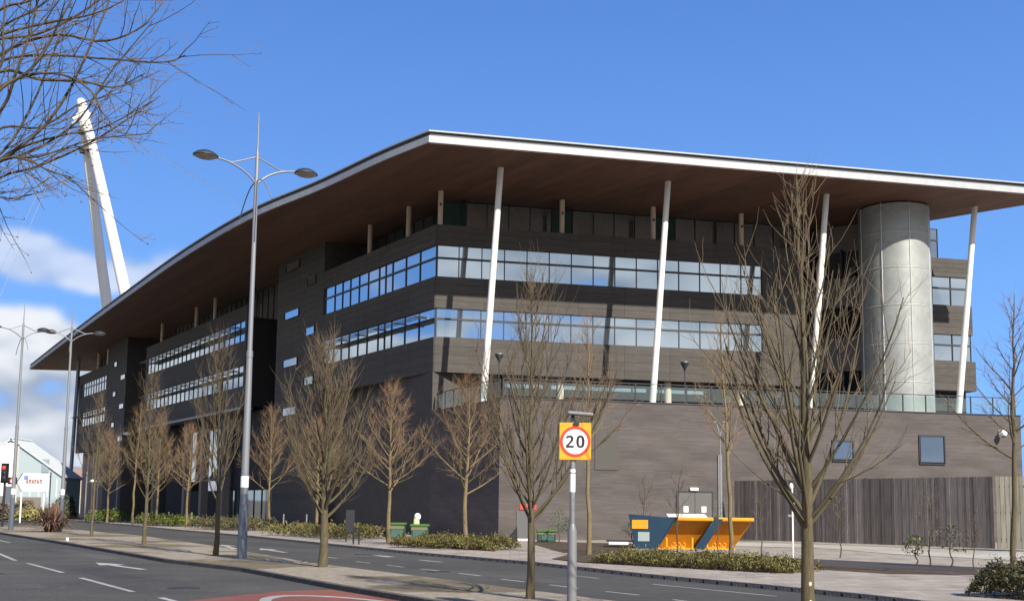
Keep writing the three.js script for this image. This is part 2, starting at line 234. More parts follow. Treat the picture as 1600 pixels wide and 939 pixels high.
// window: a frame (part) with an upper and a lower pane (sub-parts); local x along the wall, z outward
const frameGeo = {}, paneGeo = {};
function windowUnit(wd, h0, h1, trans, pos, rot, paneMat, parent = hall, deep = 0.12) {
  const k = [wd, h1 - h0, trans].map((v) => v.toFixed(2)).join('_'), hh = h1 - h0, b = 0.025;
  if (!frameGeo[k]) {
    const gs = [box(-wd / 2, -wd / 2 + b, 0, hh, -deep, 0), box(wd / 2 - b, wd / 2, 0, hh, -deep, 0), box(-wd / 2 + b, wd / 2 - b, 0, b, -deep, 0), box(-wd / 2 + b, wd / 2 - b, hh - b, hh, -deep, 0)];
    if (trans) gs.push(box(-wd / 2 + b, wd / 2 - b, hh * trans - 0.06, hh * trans + 0.06, -deep, 0.01));
    frameGeo[k] = merge(gs); const pw = wd - 2 * b;
    paneGeo[k] = trans ? [[hh * trans - 0.06 - b, b], [hh - b - hh * trans - 0.06, hh * trans + 0.06]].map(([ph, y]) => [uvm(new THREE.BoxGeometry(pw, ph, 0.02)), y + ph / 2]) : [[uvm(new THREE.BoxGeometry(pw, hh - 2 * b, 0.02)), hh / 2]];
  }
  const f = part('window', frameGeo[k], M.frame, parent); f.position.set(pos[0], h0, pos[1]); f.rotation.y = rot;
  for (const [g, y] of paneGeo[k]) { const p = part('pane', g, paneMat, f); p.position.set(0, y, -0.07); p.rotation.set((rr() - 0.5) * 0.004, (rr() - 0.5) * 0.005, 0); }
  return f;
}
// spandrel bands wrap the corner as one wall per storey
const LN = 17.8, SR = 25.35;                          // near left segment, right facade length
function band(y0, y1, l1 = LN, s1 = SR, depth = 0.4) { part('wall', prism([pl(l1, 0), [0, 0], ps(s1, 0), ps(s1, -depth), corner(-depth), pl(l1, -depth)], y0, y1), M.wall, hall); }
band(10.22, 12.46); band(14.32, 16.36); band(18.42, 19.76);
part('wall', [boxS(22.6, SR, 12.46, 14.32, -0.4, 0), boxS(22.6, SR, 16.36, 18.42, -0.4, 0)], M.wall, hall);
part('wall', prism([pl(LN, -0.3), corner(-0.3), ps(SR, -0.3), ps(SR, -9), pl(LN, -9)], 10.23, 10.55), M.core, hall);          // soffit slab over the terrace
{ // cladding boards on the bands
  const geos = {}; const bw = (w, h) => geos[w.toFixed(2) + h.toFixed(2)] ??= uvm(new THREE.BoxGeometry(w - 0.012, h - 0.014, 0.03));
  function clad(frame, a0, a1, y0, y1, rows, len, mats = M.clad) {
    const n = Math.max(1, Math.round((a1 - a0) / len)), w = (a1 - a0) / n, h = (y1 - y0) / rows;
    for (let r = 0; r < rows; r++) for (let i = 0; i < n; i++) {
      const a = a0 + (i + 0.5) * w, [x, z] = frame === 's' ? ps(a, 0.012) : pl(a, 0.012), m = part('cladding_board', bw(w, h), mats[(rr() * mats.length) | 0], hall);
      m.position.set(x, y0 + (r + 0.5) * h, z); m.rotation.y = frame === 's' ? dRot : lRot;
    }
  }
  for (const [y0, y1, n] of [[10.22, 12.46, 4], [14.32, 16.36, 4], [18.42, 19.76, 3]]) { clad('s', 0.02, SR, y0, y1, n, 3.17); clad('l', 0.02, LN, y0, y1, n, 3.6); }
  clad('s', 22.6, SR, 12.46, 14.32, 3, 3); clad('s', 22.6, SR, 16.36, 18.42, 4, 3);
  clad('l', LN, 27.5, 0, 22.1, 40, 4.85);
}
// window strips of the right facade, its corner and the near left segment
for (const [h0, h1, tr] of [[16.36, 18.42, 0.60], [12.46, 14.32, 0.64]]) {
  for (let i = 0; i < 15; i++) windowUnit(1.503, h0, h1, tr, ps(0.03 + (i + 0.5) * 1.503, -0.06), dRot, M.pane);
  const marks = h0 > 15 ? [0, 2.25, 4.25, 6.23, 7.3, 8.31, 10.07, 11.6, 13.11, 14.5, 15.9, LN] : [0, 2.25, 4.25, 6.23, 7.3, 8.31, 10.07, 11.6, 13.11, 14.5, 15.9, LN];
  for (let i = 0; i + 1 < marks.length; i++) windowUnit(marks[i + 1] - marks[i] - 0.01, h0, h1, tr, pl((marks[i] + marks[i + 1]) / 2 + 0.02, -0.06), lRot, M.pane);
}
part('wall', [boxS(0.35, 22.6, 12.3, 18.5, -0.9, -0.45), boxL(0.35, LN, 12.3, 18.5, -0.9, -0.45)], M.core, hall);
function sunshade(l0, l1, y, out = 1.0) {
  const s = new THREE.Group(); s.name = 'sunshade'; hall.add(s);
  for (let l = l0 + 0.4; l < l1; l += 3) part('bracket', boxL(l, l + 0.06, y - 0.05, y + 0.03, 0.02, out), M.galv, s);
  for (let i = 0; i < 5; i++) { const o = 0.2 + i * (out - 0.1) / 5, g = box(-l1, -l0, -0.012, 0.012, -0.085, 0.085); g.rotateX(0.28); g.translate(0, y + 0.07, o + 0.06); g.rotateY(lRot); part('slat', g, M.galv, s); }
}
sunshade(0.3, LN - 0.3, 13.72); sunshade(36, 68, 13.72); sunshade(36, 68, 17.72); sunshade(88, 104, 13.72);
// tower with its staggered slot windows
part('wall', prism([pl(LN + 0.02, -0.005), pl(27.5, -0.005), pl(27.5, -8), pl(LN + 0.02, -8)], 0, 22.14), M.wall, hall);
for (const [l, y, w] of [[24.3, 21.0, 3.0], [20.2, 19.1, 1.7], [24.2, 17.0, 3.1], [20.2, 15.1, 1.8], [24.2, 13.0, 3.1], [20.2, 11.15, 1.9], [24.1, 9.0, 2.9]]) windowUnit(w, y, y + 0.66, 0, pl(l, 0.13), lRot, M.pane);
// recessed stair slots between the segments
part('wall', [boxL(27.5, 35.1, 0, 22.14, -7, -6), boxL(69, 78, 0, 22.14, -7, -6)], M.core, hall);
for (const y of [10.3, 14.1, 17.9]) part('louvre_bank', [0, 1, 2, 3].map((i) => boxL(27.6, 35, y + i * 0.16, y + i * 0.16 + 0.05, -5.9, -4.9)), M.darkMetal, hall);
// middle and end segments of the long side
function segment(l0, l1, wallBottom, w0, units) {
  const bands = [[wallBottom, 12.40], [14.30, 16.55], [18.42, 19.76]];
  for (const [y0, y1] of bands) part('wall', boxL(l0, l1, y0, y1, -0.4, 0), M.wall, hall);
  for (const [y0, y1] of [[12.40, 14.30], [16.55, 18.42]]) {
    part('wall', boxL(l0, w0, y0, y1, -0.4, 0), M.wall, hall); part('wall', boxL(w0 + units * 1.5, l1, y0, y1, -0.4, 0), M.wall, hall);
    for (let i = 0; i < units; i++) windowUnit(1.49, y0, y1, 0.62, pl(w0 + (i + 0.5) * 1.5, -0.06), lRot, M.pane);
  }
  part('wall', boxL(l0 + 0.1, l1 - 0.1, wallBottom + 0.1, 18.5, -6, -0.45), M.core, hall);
}
segment(35.1, 69, 10.5, 35.6, 22); segment(87.2, 104.6, 8.8, 88.2, 10);
part('wall', prism([pl(78, -0.02), pl(87.2, -0.02), pl(87.2, -8), pl(78, -8)], 0, 22.14), M.wall, hall);
for (const [l, y, w] of [[83.4, 19.0, 1.7], [79.4, 17.0, 2.5], [83.4, 15.2, 1.7], [79.5, 13.4, 2.5], [83.4, 11.3, 1.7], [79.5, 9.4, 2.5]]) windowUnit(w, y, y + 0.62, 0, pl(l, 0.11), lRot, M.pane);
part('canopy', boxL(34.5, 69, 10.2, 10.42, -0.6, 0.5), M.galv, hall);
part('wall', boxL(88, 104, 0, 8.8, -5, -3.2), M.core, hall);
for (let i = 0; i < 5; i++) part('fin', boxL(88.6 + i * 3.2, 89.2 + i * 3.2, 0, 8.75, -1.2, -0.5), M.cream, hall);
part('column', rod(V3(pl(105.2, 0.4)[0], 0, pl(105.2, 0.4)[1]), V3(pl(104.6, 0.2)[0], 22.14, pl(104.6, 0.2)[1]), 0.26, 0.26, 14), M.lampGrey, hall);
// ground floor under the middle segment: glazed entrance behind tall columns
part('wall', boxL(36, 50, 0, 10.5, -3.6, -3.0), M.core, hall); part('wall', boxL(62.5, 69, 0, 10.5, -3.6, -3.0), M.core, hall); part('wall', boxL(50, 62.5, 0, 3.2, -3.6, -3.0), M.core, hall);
for (let i = 0; i < 5; i++) for (const y of [4.2, 7.1]) windowUnit(2.48, y, y + 2.85, 0, pl(51.2 + i * 2.5, -2.9), lRot, M.pane);
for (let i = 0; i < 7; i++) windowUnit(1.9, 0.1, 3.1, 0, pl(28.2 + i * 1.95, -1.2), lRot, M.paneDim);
part('wall', boxL(27.4, 43, 3.1, 10.2, -1.9, -1.2), M.core, hall);
for (const l of [47.4, 53, 64.5, 41]) part('column', boxL(l - 0.35, l + 0.35, 0, 10.2, -0.9, -0.2), M.pier, hall);
// fourth floor: set-back dark glazing behind a parapet
{
  part('wall', prism([pl(LN, -3), corner(-3), ps(30, -3), ps(30, -12), pl(LN, -12)], 18.4, 22.14), M.core, hall);
  part('floor_slab', prism([pl(LN, -0.4), corner(-0.4), ps(SR, -0.4), ps(SR, -3), corner(-3), pl(LN, -3)], 18.42, 18.7), M.core, hall);
  part('wall', boxL(33, 69, 18.5, 22.14, -9, -3), M.core, hall); part('floor_slab', boxL(35.1, 69, 18.42, 18.7, -3, -0.4), M.core, hall); part('wall', boxL(88, 104, 18.5, 22.14, -6, -2.6), M.core, hall);
  for (let i = 0; i < 17; i++) windowUnit(1.49, 18.75, 22.1, 0, ps(0.9 + (i + 0.5) * 1.5, -2.86), dRot, [0, 5, 10].includes(i) ? M.green : M.pane);
  for (let i = 0; i < 11; i++) windowUnit(1.49, 18.75, 22.1, 0, pl(1.2 + (i + 0.5) * 1.5, -2.86), lRot, i === 6 || i === 2 ? M.green : M.pane);
  for (let i = 0; i < 23; i++) windowUnit(1.49, 18.75, 22.1, 0, pl(33.3 + (i + 0.5) * 1.5, -2.86), lRot, M.pane);
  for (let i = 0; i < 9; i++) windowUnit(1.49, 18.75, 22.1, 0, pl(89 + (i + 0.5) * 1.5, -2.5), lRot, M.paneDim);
  for (const s of [0.35, 8.53, 14.94, 21.37]) { const [x, z] = ps(s, -0.62); part('column', cyl(0.17, 0.17, 18.7, 22.14, 16, x, z), M.cream, hall); }
  for (const s of [0.35, 8.53, 14.94, 21.37]) { const [x, z] = ps(s - 0.02, -0.40); part('column_bracket', uvm(new RoundedBoxGeometry(0.12, 0.16, 0.14, 1, 0.02)).translate(x, 21.2, z), M.darkMetal, hall); }
  for (const l of [5.06, 11.12, 46.36, 52.42, 65.08, 96, 90.5]) { const [x, z] = pl(l, -0.62); part('column', cyl(0.17, 0.17, 18.7, 22.14, 16, x, z), M.cream, hall); }
}
// recess, drum and end block at the right
{
  const wallPts = [ps(SR, -0.4), ps(SR, -9), ps(26.4, -9), ps(26.4, -5.4), ps(30.4, -1.0), ps(38.8, -1.0), ps(38.8, -14), ps(20, -14), ps(20, -0.9)];
  part('wall', prism(wallPts, 7.6, 18.6), M.core, hall);
  part('wall', prism([ps(26.4, -5.4), ps(30.4, -1.0), ps(34, -1.0), ps(34, -12), ps(24, -12)], 18.6, 22.14), M.wall, hall);
  const face = (y0, y1, m) => part('wall', prism([ps(26.25, -5.25), ps(30.4, -0.72), ps(30.45, -1.0), ps(26.35, -5.45)], y0, y1), m, hall);
  const pale = std(0.25, 0.235, 0.225, 0.85, { map: cladMap }); face(16.2, 18.3, pale); face(11.6, 14.0, pale); face(20.2, 22.1, pale); face(7.8, 9.0, pale);
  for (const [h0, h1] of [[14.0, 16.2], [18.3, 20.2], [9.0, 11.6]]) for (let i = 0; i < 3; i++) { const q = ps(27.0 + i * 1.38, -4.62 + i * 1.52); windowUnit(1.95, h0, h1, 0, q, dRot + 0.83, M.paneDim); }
  // end block
  for (const [y0, y1, s1, m] of [[18.5, 19.85, 38.6, M.wall], [14.35, 16.45, 38.8, M.wall], [10.35, 12.46, 38.95, M.clad[2]]]) { part('wall', boxS(31, s1, y0, y1, -1, 0), m, hall); for (let i = 0; i < 4; i++) { const h = (y1 - y0) / 4; part('cladding_board', boxS(31, s1, y0 + i * h + 0.007, y0 + (i + 1) * h - 0.007, 0, 0.03), M.clad[(i * 3 + 1) % 4], hall); } }
  part('wall', boxS(32, 38.7, 10.2, 18.5, -9, -1), M.core, hall);
  for (const [h0, h1] of [[16.45, 18.5], [12.46, 14.35]]) for (let i = 0; i < 5; i++) windowUnit(1.49, h0, h1, 0.6, ps(31.9 + i * 1.5 + 0.05, -0.06), dRot, M.pane);
  for (let i = 0; i < 3; i++) windowUnit(1.3, 19.9, 22.1, 0.62, ps(32.6 + i * 1.32, -0.5), dRot, M.paneDim);
  windowUnit(0.95, 19.9, 22.1, 0.62, ps(36.1, -0.5), dRot, M.paneDim); part('wall', boxS(31.9, 36.5, 19.85, 22.1, -8, -0.62), M.core, hall);
  // round stair drum clad in perforated sheet, eight panels a tier
  const [cx, cz] = ps(30.8, 3.1), rad = 2.3;
  const drum = part('stair_drum', cyl(rad - 0.04, rad - 0.04, 7.74, 22.1, 48, cx, cz), M.core, hall);
  const tiers = [7.9, 10.15, 12.68, 15.21, 17.74, 20.1, 22.06], a0 = 0.10;
  for (let t = 0; t < 6; t++) for (let i = 0; i < 8; i++) {
    const g = new THREE.CylinderGeometry(rad, rad, tiers[t + 1] - tiers[t] - 0.05, 10, 1, true, a0 + i * Math.PI / 4 + 0.014, Math.PI / 4 - 0.028); g.translate(cx, (tiers[t] + tiers[t + 1]) / 2, cz);
    const uv = g.attributes.uv; for (let k = 0; k < uv.count; k++) uv.setXY(k, uv.getX(k) * 1.9, uv.getY(k) * 2.5); part('drum_panel', g, M.mesh, drum);
  }
  for (let i = 0; i < 8; i++) { const a = a0 + i * Math.PI / 4; part('drum_seam', cyl(0.035, 0.035, 7.8, 22.08, 8, cx + Math.sin(a) * (rad + 0.01), cz + Math.cos(a) * (rad + 0.01)), M.seam, drum); }
  for (let t = 1; t < 6; t++) { const g = new THREE.TorusGeometry(rad + 0.006, 0.026, 6, 48); g.rotateX(Math.PI / 2); g.translate(cx, tiers[t], cz); part('drum_ring', g, M.seam, drum); }
}
// undercroft on the terrace
part('wall', prism([pl(0.6, -2.6), corner(-2.6), ps(27, -2.6), ps(27, -6), pl(0.6, -6)], 7.7, 10.24), M.stone, hall);
for (let i = 0; i < 11; i++) windowUnit(1.9, 9.65, 10.2, 0, ps(5.4 + i * 1.93, -2.47), dRot, M.pane);
for (const s of [0.62, 8.52, 16.0, 21.2]) { const [x, z] = ps(s, -0.75); part('column', cyl(0.24, 0.24, 7.74, 10.24, 20, x, z), M.cream, hall); }
// podium
{
  const P = [ps(2.3, 9.38), ps(35.25, 9.38), ps(36.2, -9), ps(6, -9), pl(0.3, -2.9), pl(0, 0.1)];
  part('podium_wall', prism(P, 0, 7.74), M.stone, hall);
  part('wall', prism([pl(0.0, 0.05), pl(14.7, -1.27), pl(LN, -1.27), pl(LN, -4), pl(0.4, -4)], 0, 10.24), M.wall, hall);
  part('wall', prism([pl(27.6, -2.2), pl(36, -3), pl(36, -5), pl(27.6, -5)], 0, 10), M.core, hall);
  part('coping', prism([ps(2.24, 9.43), ps(35.3, 9.43), ps(35.3, 9.1), ps(2.45, 9.1)], 7.74, 7.80), M.darkMetal, hall);
  const dp = part('door', [boxS(12.7, 13.72, 0, 2.72, 9.35, 9.41), boxS(13.75, 14.77, 0, 2.72, 9.35, 9.41)], std(0.10, 0.096, 0.092, 0.75), hall);
  part('door_frame', [boxS(12.62, 12.7, 0, 2.8, 9.35, 9.43), boxS(14.77, 14.85, 0, 2.8, 9.35, 9.43), boxS(12.7, 14.77, 2.72, 2.8, 9.35, 9.43)], M.frame, dp);
  for (const s of [13.19, 14.28]) part('notice', boxS(s - 0.14, s + 0.14, 1.6, 1.93, 9.41, 9.42), M.signWhite, dp);
  part('wall_panel', boxS(7.78, 9.12, 3.9, 6.4, 9.36, 9.42), std(0.072, 0.068, 0.06, 0.85), hall);
  part('door', boxS(3.3, 4.3, 0, 1.56, 9.35, 9.42), std(0.10, 0.098, 0.10, 0.8), hall);
  part('drainpipe', [boxS(15.16, 15.24, 0, 4.9, 9.38, 9.46), boxS(15.34, 15.39, 0, 4.9, 9.38, 9.45)], M.galv, hall);
  for (const [a, b, y0, y1] of [[22.45, 23.75, 4.8, 5.87], [28.2, 29.85, 4.75, 6.33]]) {
    const q = ps((a + b) / 2, 9.48); windowUnit(b - a, y0, y1, 0, q, dRot, M.paneDim);
    part('window_surround', [boxS(a - 0.07, a, y0 - 0.05, y1 + 0.07, 9.36, 9.45), boxS(b, b + 0.07, y0 - 0.05, y1 + 0.07, 9.36, 9.45), boxS(a, b, y1, y1 + 0.07, 9.36, 9.45), boxS(a - 0.04, b + 0.04, y0 - 0.12, y0 - 0.05, 9.36, 9.47)], M.frame, hall);
  }
}
// roof: deck, fascia, plank soffit
{
  const roofW = [[-4.87, -61.09], [-7.78, -64.45], [-12.66, -70.79], [-18.37, -77.58], [-26.18, -89.07], [-38.07, -108.65], [-57.32, -141.15], [-74.28, -170.2], [-64, -171.4], [-44, -172], [-18, -140], [8, -95.8], [29.47, -76.38], [36.05, -70.47]];
  // smooth the bowed left edge
  const curve = new THREE.CatmullRomCurve3(roofW.slice(0, 8).map(([x, z]) => V3(x, 0, z))).getPoints(36).map((p) => [p.x, p.z]);
  const poly = [...curve, ...roofW.slice(8)].map(([x, z]) => [x - C0.x, z - C0.z]);
  const inset = (k) => { const cx = -20 - C0.x, cz = -105 - C0.z; const out = []; const n = poly.length; for (let i = 0; i < n; i++) { const a = poly[(i + n - 1) % n], b = poly[i], c = poly[(i + 1) % n]; const n1 = V2(b[1] - a[1], -(b[0] - a[0])).normalize(), n2 = V2(c[1] - b[1], -(c[0] - b[0])).normalize(); const m = n1.clone().add(n2).normalize(); const cs = Math.max(0.3, m.dot(n1)); const s = Math.sign(m.x * (cx - b[0]) + m.y * (cz - b[1])) || 1; out.push([b[0] + m.x * s * k / cs, b[1] + m.y * s * k / cs]); } return out; };
  const roof = part('roof', prism(inset(0.12), 22.60, 22.84), M.darkMetal, hall);
  part('fascia', prism(poly, 22.20, 22.60), M.fascia, roof);
  part('edge_trim', prism(inset(-0.02), 22.84, 22.92), M.fascia, roof);
  const clip = (pts, nx, nz, c) => { const o = []; for (let i = 0; i < pts.length; i++) { const a = pts[i], b = pts[(i + 1) % pts.length], da = a[0] * nx + a[1] * nz - c, db = b[0] * nx + b[1] * nz - c; if (da >= 0) o.push(a); if ((da >= 0) !== (db >= 0)) { const t = da / (da - db); o.push([a[0] + (b[0] - a[0]) * t, a[1] + (b[1] - a[1]) * t]); } } return o; };
  const face = inset(0.05), r = rng(77), wd = 0.95; let cnt = 0;
  for (let c = -22; c < 46; c++) {
    const strip = clip(clip(face, -ML.x, -ML.y, c * wd + 0.006), ML.x, ML.y, -(c + 1) * wd + 0.006);
    if (strip.length < 3) continue;
    let l0 = -27 - r() * 13;
    while (l0 < 125) {
      const l1 = l0 + (l0 < 20 ? 13 : 26), q = clip(clip(strip, EL.x, EL.y, l0 + 0.006), -EL.x, -EL.y, -l1 + 0.006); l0 = l1;
      if (q.length < 3) continue;
      const near = true;
      const g = prism(q, 22.145 + r() * 0.006, 22.195); if (!near) continue;
      const p = g.attributes.position, uv = g.attributes.uv; for (let i = 0; i < p.count; i++) uv.setXY(i, p.getX(i) * ML.x + p.getZ(i) * ML.y + c, (p.getX(i) * EL.x + p.getZ(i) * EL.y) * 0.5 + c * 3.1);
      part('soffit_plank', g, M.soffit[(r() * 5) | 0], roof); cnt++;
    }
  }
  console.log('soffit planks', cnt);
}
// raking white columns between the terrace and the soffit, leaning along the front
for (const [u, v, tu, tv] of [[755, 626, 782, 268], [1020, 629, 1044, 287], [1268, 634, 1292, 306], [1499, 645, 1524, 325]]) {
  const q = ps(0, 5.2), on = (a, b) => { const d0 = ray(a, b), k = ((q[0] + C0.x) * N.x + (q[1] + C0.z) * N.y) / (d0.x * N.x + d0.z * N.y); return V3(d0.x * k, EYE + d0.y * k, d0.z * k).sub(C0); }, a0 = on(u, v), b0 = on(tu, tv), to = (y) => a0.clone().lerp(b0, (y - a0.y) / (b0.y - a0.y));
  const foot = to(7.72), top = to(22.16);
  const c = part('raking_column', rod(foot, top, 0.205, 0.185, 20), M.white, hall);
  part('column_base', cyl(0.3, 0.3, 7.74, 7.86, 16, foot.x, foot.z), M.white, c);
}

// ---------------------------------------------------------------- balustrade on the terrace edge
{
  const b = thing('balustrade', C0, 'glass terrace balustrade with dark posts along the top of the stone wall', 'balustrade');
  const panel = {}, post = box(-0.03, 0.03, 0, 1.05, -0.03, 0.03);
  const run = (A, B, n) => {
    const L = Math.hypot(B[0] - A[0], B[1] - A[1]), w = L / n, rot = Math.atan2(-(B[1] - A[1]), B[0] - A[0]);
    for (let i = 0; i <= n; i++) { const m = part('post', post, M.frame, b); m.position.set(A[0] + (B[0] - A[0]) * i / n, 7.78, A[1] + (B[1] - A[1]) * i / n); m.rotation.y = rot; }
    for (let i = 0; i < n; i++) { const m = part('glass_panel', panel[w.toFixed(3)] ??= uvm(new THREE.BoxGeometry(w - 0.1, 0.82, 0.012)), M.balGlass, b), t = (i + 0.5) / n; m.position.set(A[0] + (B[0] - A[0]) * t, 8.32, A[1] + (B[1] - A[1]) * t); m.rotation.y = rot; }
    const g = uvm(new RoundedBoxGeometry(L, 0.05, 0.06, 2, 0.015)); const r = part('handrail', g, M.frame, b); r.position.set((A[0] + B[0]) / 2, 8.85, (A[1] + B[1]) / 2); r.rotation.y = rot;
  };
  run(ps(2.5, 9.22), ps(35.0, 9.22), 21); run(pl(-0.3, -0.15), ps(2.36, 9.0), 7);
}
// terrace lamps
{
  const mk = (s, t, label) => {
    const p = ps(s, t), o = thing('terrace_lamp', V3(p[0] + C0.x, 7.74, p[1] + C0.z), label, 'lamp', 'funnel lamps on the terrace'); o.scale.set(0.78, 0.74, 0.78);
    part('pole', cyl(0.05, 0.04, 0, 3.9, 10), M.darkMetal, o);
    part('lamp_shade', new THREE.LatheGeometry([[0.05, 3.85], [0.13, 4.1], [0.34, 4.55], [0.36, 4.62], [0.30, 4.62], [0.1, 4.2], [0.02, 4.1]].map(([x, y]) => V2(x, y)), 20), M.darkMetal, o);
    part('lamp_cap', cyl(0.37, 0.36, 4.64, 4.69, 20), M.galv, o);
  };
  mk(15.96, 2.4, 'funnel-shaped terrace lamp just right of the second white column'); mk(3.72, 2.4, 'funnel-shaped terrace lamp just right of the first white column');
}
// wall fittings on the stone wall
{
  const w = (s, y) => { const p = ps(s, 9.38); return V3(p[0] + C0.x, y, p[1] + C0.z); };
  const l = thing('wall_light', w(13.66, 2.9), 'small white bulkhead light on the stone wall above the double door', 'light'); l.rotation.y = dRot;
  part('housing', uvm(new RoundedBoxGeometry(0.5, 0.18, 0.16, 2, 0.04)).translate(0, 0, 0.09), M.signWhite, l); part('bracket', box(-0.2, 0.2, -0.05, 0.05, 0, 0.03), M.frame, l);
  const s = thing('wall_sign', w(3.94, 1.62), 'small red sign on the stone wall near its left corner', 'sign'); s.rotation.y = dRot;
  part('sign_plate', box(-0.46, 0.46, 0, 0.30, 0.02, 0.045), M.signRed, s); part('rail', [box(-0.3, 0.3, 0.05, 0.08, 0, 0.02), box(-0.3, 0.3, 0.22, 0.25, 0, 0.02)], M.galv, s);
  const c = thing('security_camera', w(33.7, 6.45), 'white dome security camera high on the right end of the stone wall', 'camera'); c.rotation.y = dRot;
  part('bracket', [box(-0.08, 0.08, 0.1, 0.4, 0, 0.05), rod(V3(0, 0.3, 0.03), V3(0, 0.33, 0.42), 0.035)], M.galv, c);
  const dome = new THREE.SphereGeometry(0.19, 18, 12); dome.translate(0, 0.14, 0.45); part('dome', dome, M.signWhite, c); part('camera_hood', cyl(0.21, 0.1, 0.18, 0.36, 18, 0, 0.45), M.signWhite, c); part('lens_window', cyl(0.1, 0.12, -0.08, 0.0, 14, 0, 0.45), M.black, c);
}
// ---------------------------------------------------------------- timber fence and its low wall
{
  const A = ground(1149, 846), B = ground(1557, 861.5), Cc = ground(1690, 864);
  const f = thing('timber_fence', V3(A.x, 0, A.z), 'tall weathered fence of upright grey-brown planks below the stone wall', 'fence');
  const r = rng(21), hgt = 3.28, pw = 0.195, pg = [0, 1, 2].map((k) => { const g = uvm(new RoundedBoxGeometry(pw - 0.008 - k * 0.006, hgt + 0.005 * k, 0.035, 1, 0.006)); const uv = g.attributes.uv; for (let i = 0; i < uv.count; i++) uv.setX(i, uv.getX(i) + k * 0.37); g.translate(0, hgt / 2 + 0.12, 0); return g; });
  const run = (P, Q, mats) => {
    const d = Q.clone().sub(P), L = d.length(), n = Math.floor(L / pw), rot = Math.atan2(-d.z, d.x);
    let m = 0; for (let i = 0; i < n; i++) {
      if (r() < 0.55) m = (r() * mats.length) | 0; const t = (i + 0.5) / n, b = part('plank', pg[(r() * 3) | 0], mats[m], f);
      b.position.set(P.x + d.x * t - A.x, 0, P.z + d.z * t - A.z); b.rotation.y = rot; b.translateZ((r() - 0.5) * 0.022);
    }
    const g = [0.5, 1.7, 2.9].map((y) => { const x = box(0.02, L - 0.05, y, y + 0.1, -0.11, -0.03); x.rotateY(rot); x.translate(P.x - A.x, 0, P.z - A.z); return x; }); part('rail', g, M.fence[2], f);
  };
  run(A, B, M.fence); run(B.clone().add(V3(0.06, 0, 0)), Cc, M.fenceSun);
  const w = (u, v) => { const p = ground(u, v); return [p.x, p.z]; };
  structure('paving_strip', sheet([w(1146, 853.5), w(1297, 858), w(1400, 866.5), w(1600, 877), w(1700, 882), w(1700, 864), w(1557, 861), w(1149, 845.5)], 0.014), M.concrete, 'pale concrete strip along the foot of the timber fence');
}
// ---------------------------------------------------------------- blue and orange shelter pods
{
  const mk = (pos, label, first) => {
    const o = thing('cycle_shelter', pos, label, 'shelter'); o.rotation.y = -0.06;
    const wd = 1.6, ht = 1.32, sh = 0.84, dp = 1.5;      // the pod leans to the right by sh over its height
    const side = (x0, x1, z0, z1, y1 = ht) => { const g = new THREE.BoxGeometry(x1 - x0, y1, z1 - z0); g.translate((x0 + x1) / 2, y1 / 2, (z0 + z1) / 2); const p = g.attributes.position; for (let i = 0; i < p.count; i++) p.setX(i, p.getX(i) + p.getY(i) / ht * sh); g.computeVertexNormals(); return uvm(g); };
    part('side_wall', side(-0.07, 0, -dp, 0), M.podBlue, o); if (first) part('side_wall', side(wd, wd + 0.42, -dp, -0.02), M.podBlue, o, 'dark blue leaning right side panel');
    part('back_panel', (() => { const g = side(0.001, wd - 0.001, -0.06, 0.0), p = g.attributes.position; for (let i = 0; i < p.count; i++) p.setZ(i, p.getZ(i) - 0.1 - (1 - p.getY(i) / ht) * 0.7); g.computeVertexNormals(); return uvm(g); })(), M.podPanel, o); part('floor_plate', box(0, wd, 0.0, 0.04, -dp, 0.1), M.podOrange, o);
    part('roof', box(sh - 0.35, wd + sh + 0.25, ht, ht + 0.05, -dp - 0.05, -0.16), M.podBlue, o);
    const lip = uvm(new RoundedBoxGeometry(wd - 0.02, 0.17, 0.34, 3, 0.06)); lip.translate(wd / 2 + sh - 0.02, ht - 0.02, 0.02); part('canopy_lip', lip, M.podOrange, o);
    for (const x of [0.36, wd - 0.12]) part('hoop_post', box(x, x + 0.07, 0, 0.5, -0.08, -0.01), M.podOrange, o);
    part('foot_rail', box(0.43, 1.2, 0.04, 0.1, -0.08, -0.01), M.podOrange, o);
    for (let i = 0; i < 3; i++) { const g = new THREE.TorusGeometry(0.085, 0.022, 6, 14, Math.PI * 1.5); g.rotateZ(Math.PI); g.translate(0.68 + i * 0.22, 0.19, -0.04); part('wheel_hoop', g, M.podOrange, o); }
    if (first) {
      part('body', (() => { const g = prism([[-1.28, 0], [-0.08, 0], [-0.08, -dp], [-1.1, -dp]], 0, ht + 0.16); const p = g.attributes.position; for (let i = 0; i < p.count; i++) { const y = p.getY(i) / (ht + 0.16); if (p.getX(i) > -0.5) p.setX(i, p.getX(i) + y * sh); else p.setX(i, p.getX(i) + (1 - y) * 0.3); if (p.getX(i) > 0.1 && y > 0.9) p.setY(i, p.getY(i) - 0.14); } g.computeVertexNormals(); return uvm(g); })(), M.podBlue, o);
      part('end_panel', box(-1.12, -0.42, 0.86, 1.24, 0.0, 0.03), M.podOrange, o); part('notice_board', box(-0.86, -0.36, 0.32, 0.72, 0.0, 0.03), std(0.26, 0.32, 0.31, 0.5), o);
      part('roof_sheet', box(0.45, 2.15, ht + 0.06, ht + 0.1, -1.1, -0.12).applyMatrix4(new THREE.Matrix4().makeRotationX(0.10)), M.signWhite, o);
    }
    return o;
  };
  const p1 = ground(1028, 857.5), p2 = ground(1091, 858);
  mk(p1, 'left orange shelter pod with blue body, notice board and white roof sheet', true); mk(V3(p2.x, 0, p2.z + 0.1), 'right orange shelter pod, beside the tan tree trunk', false);
}
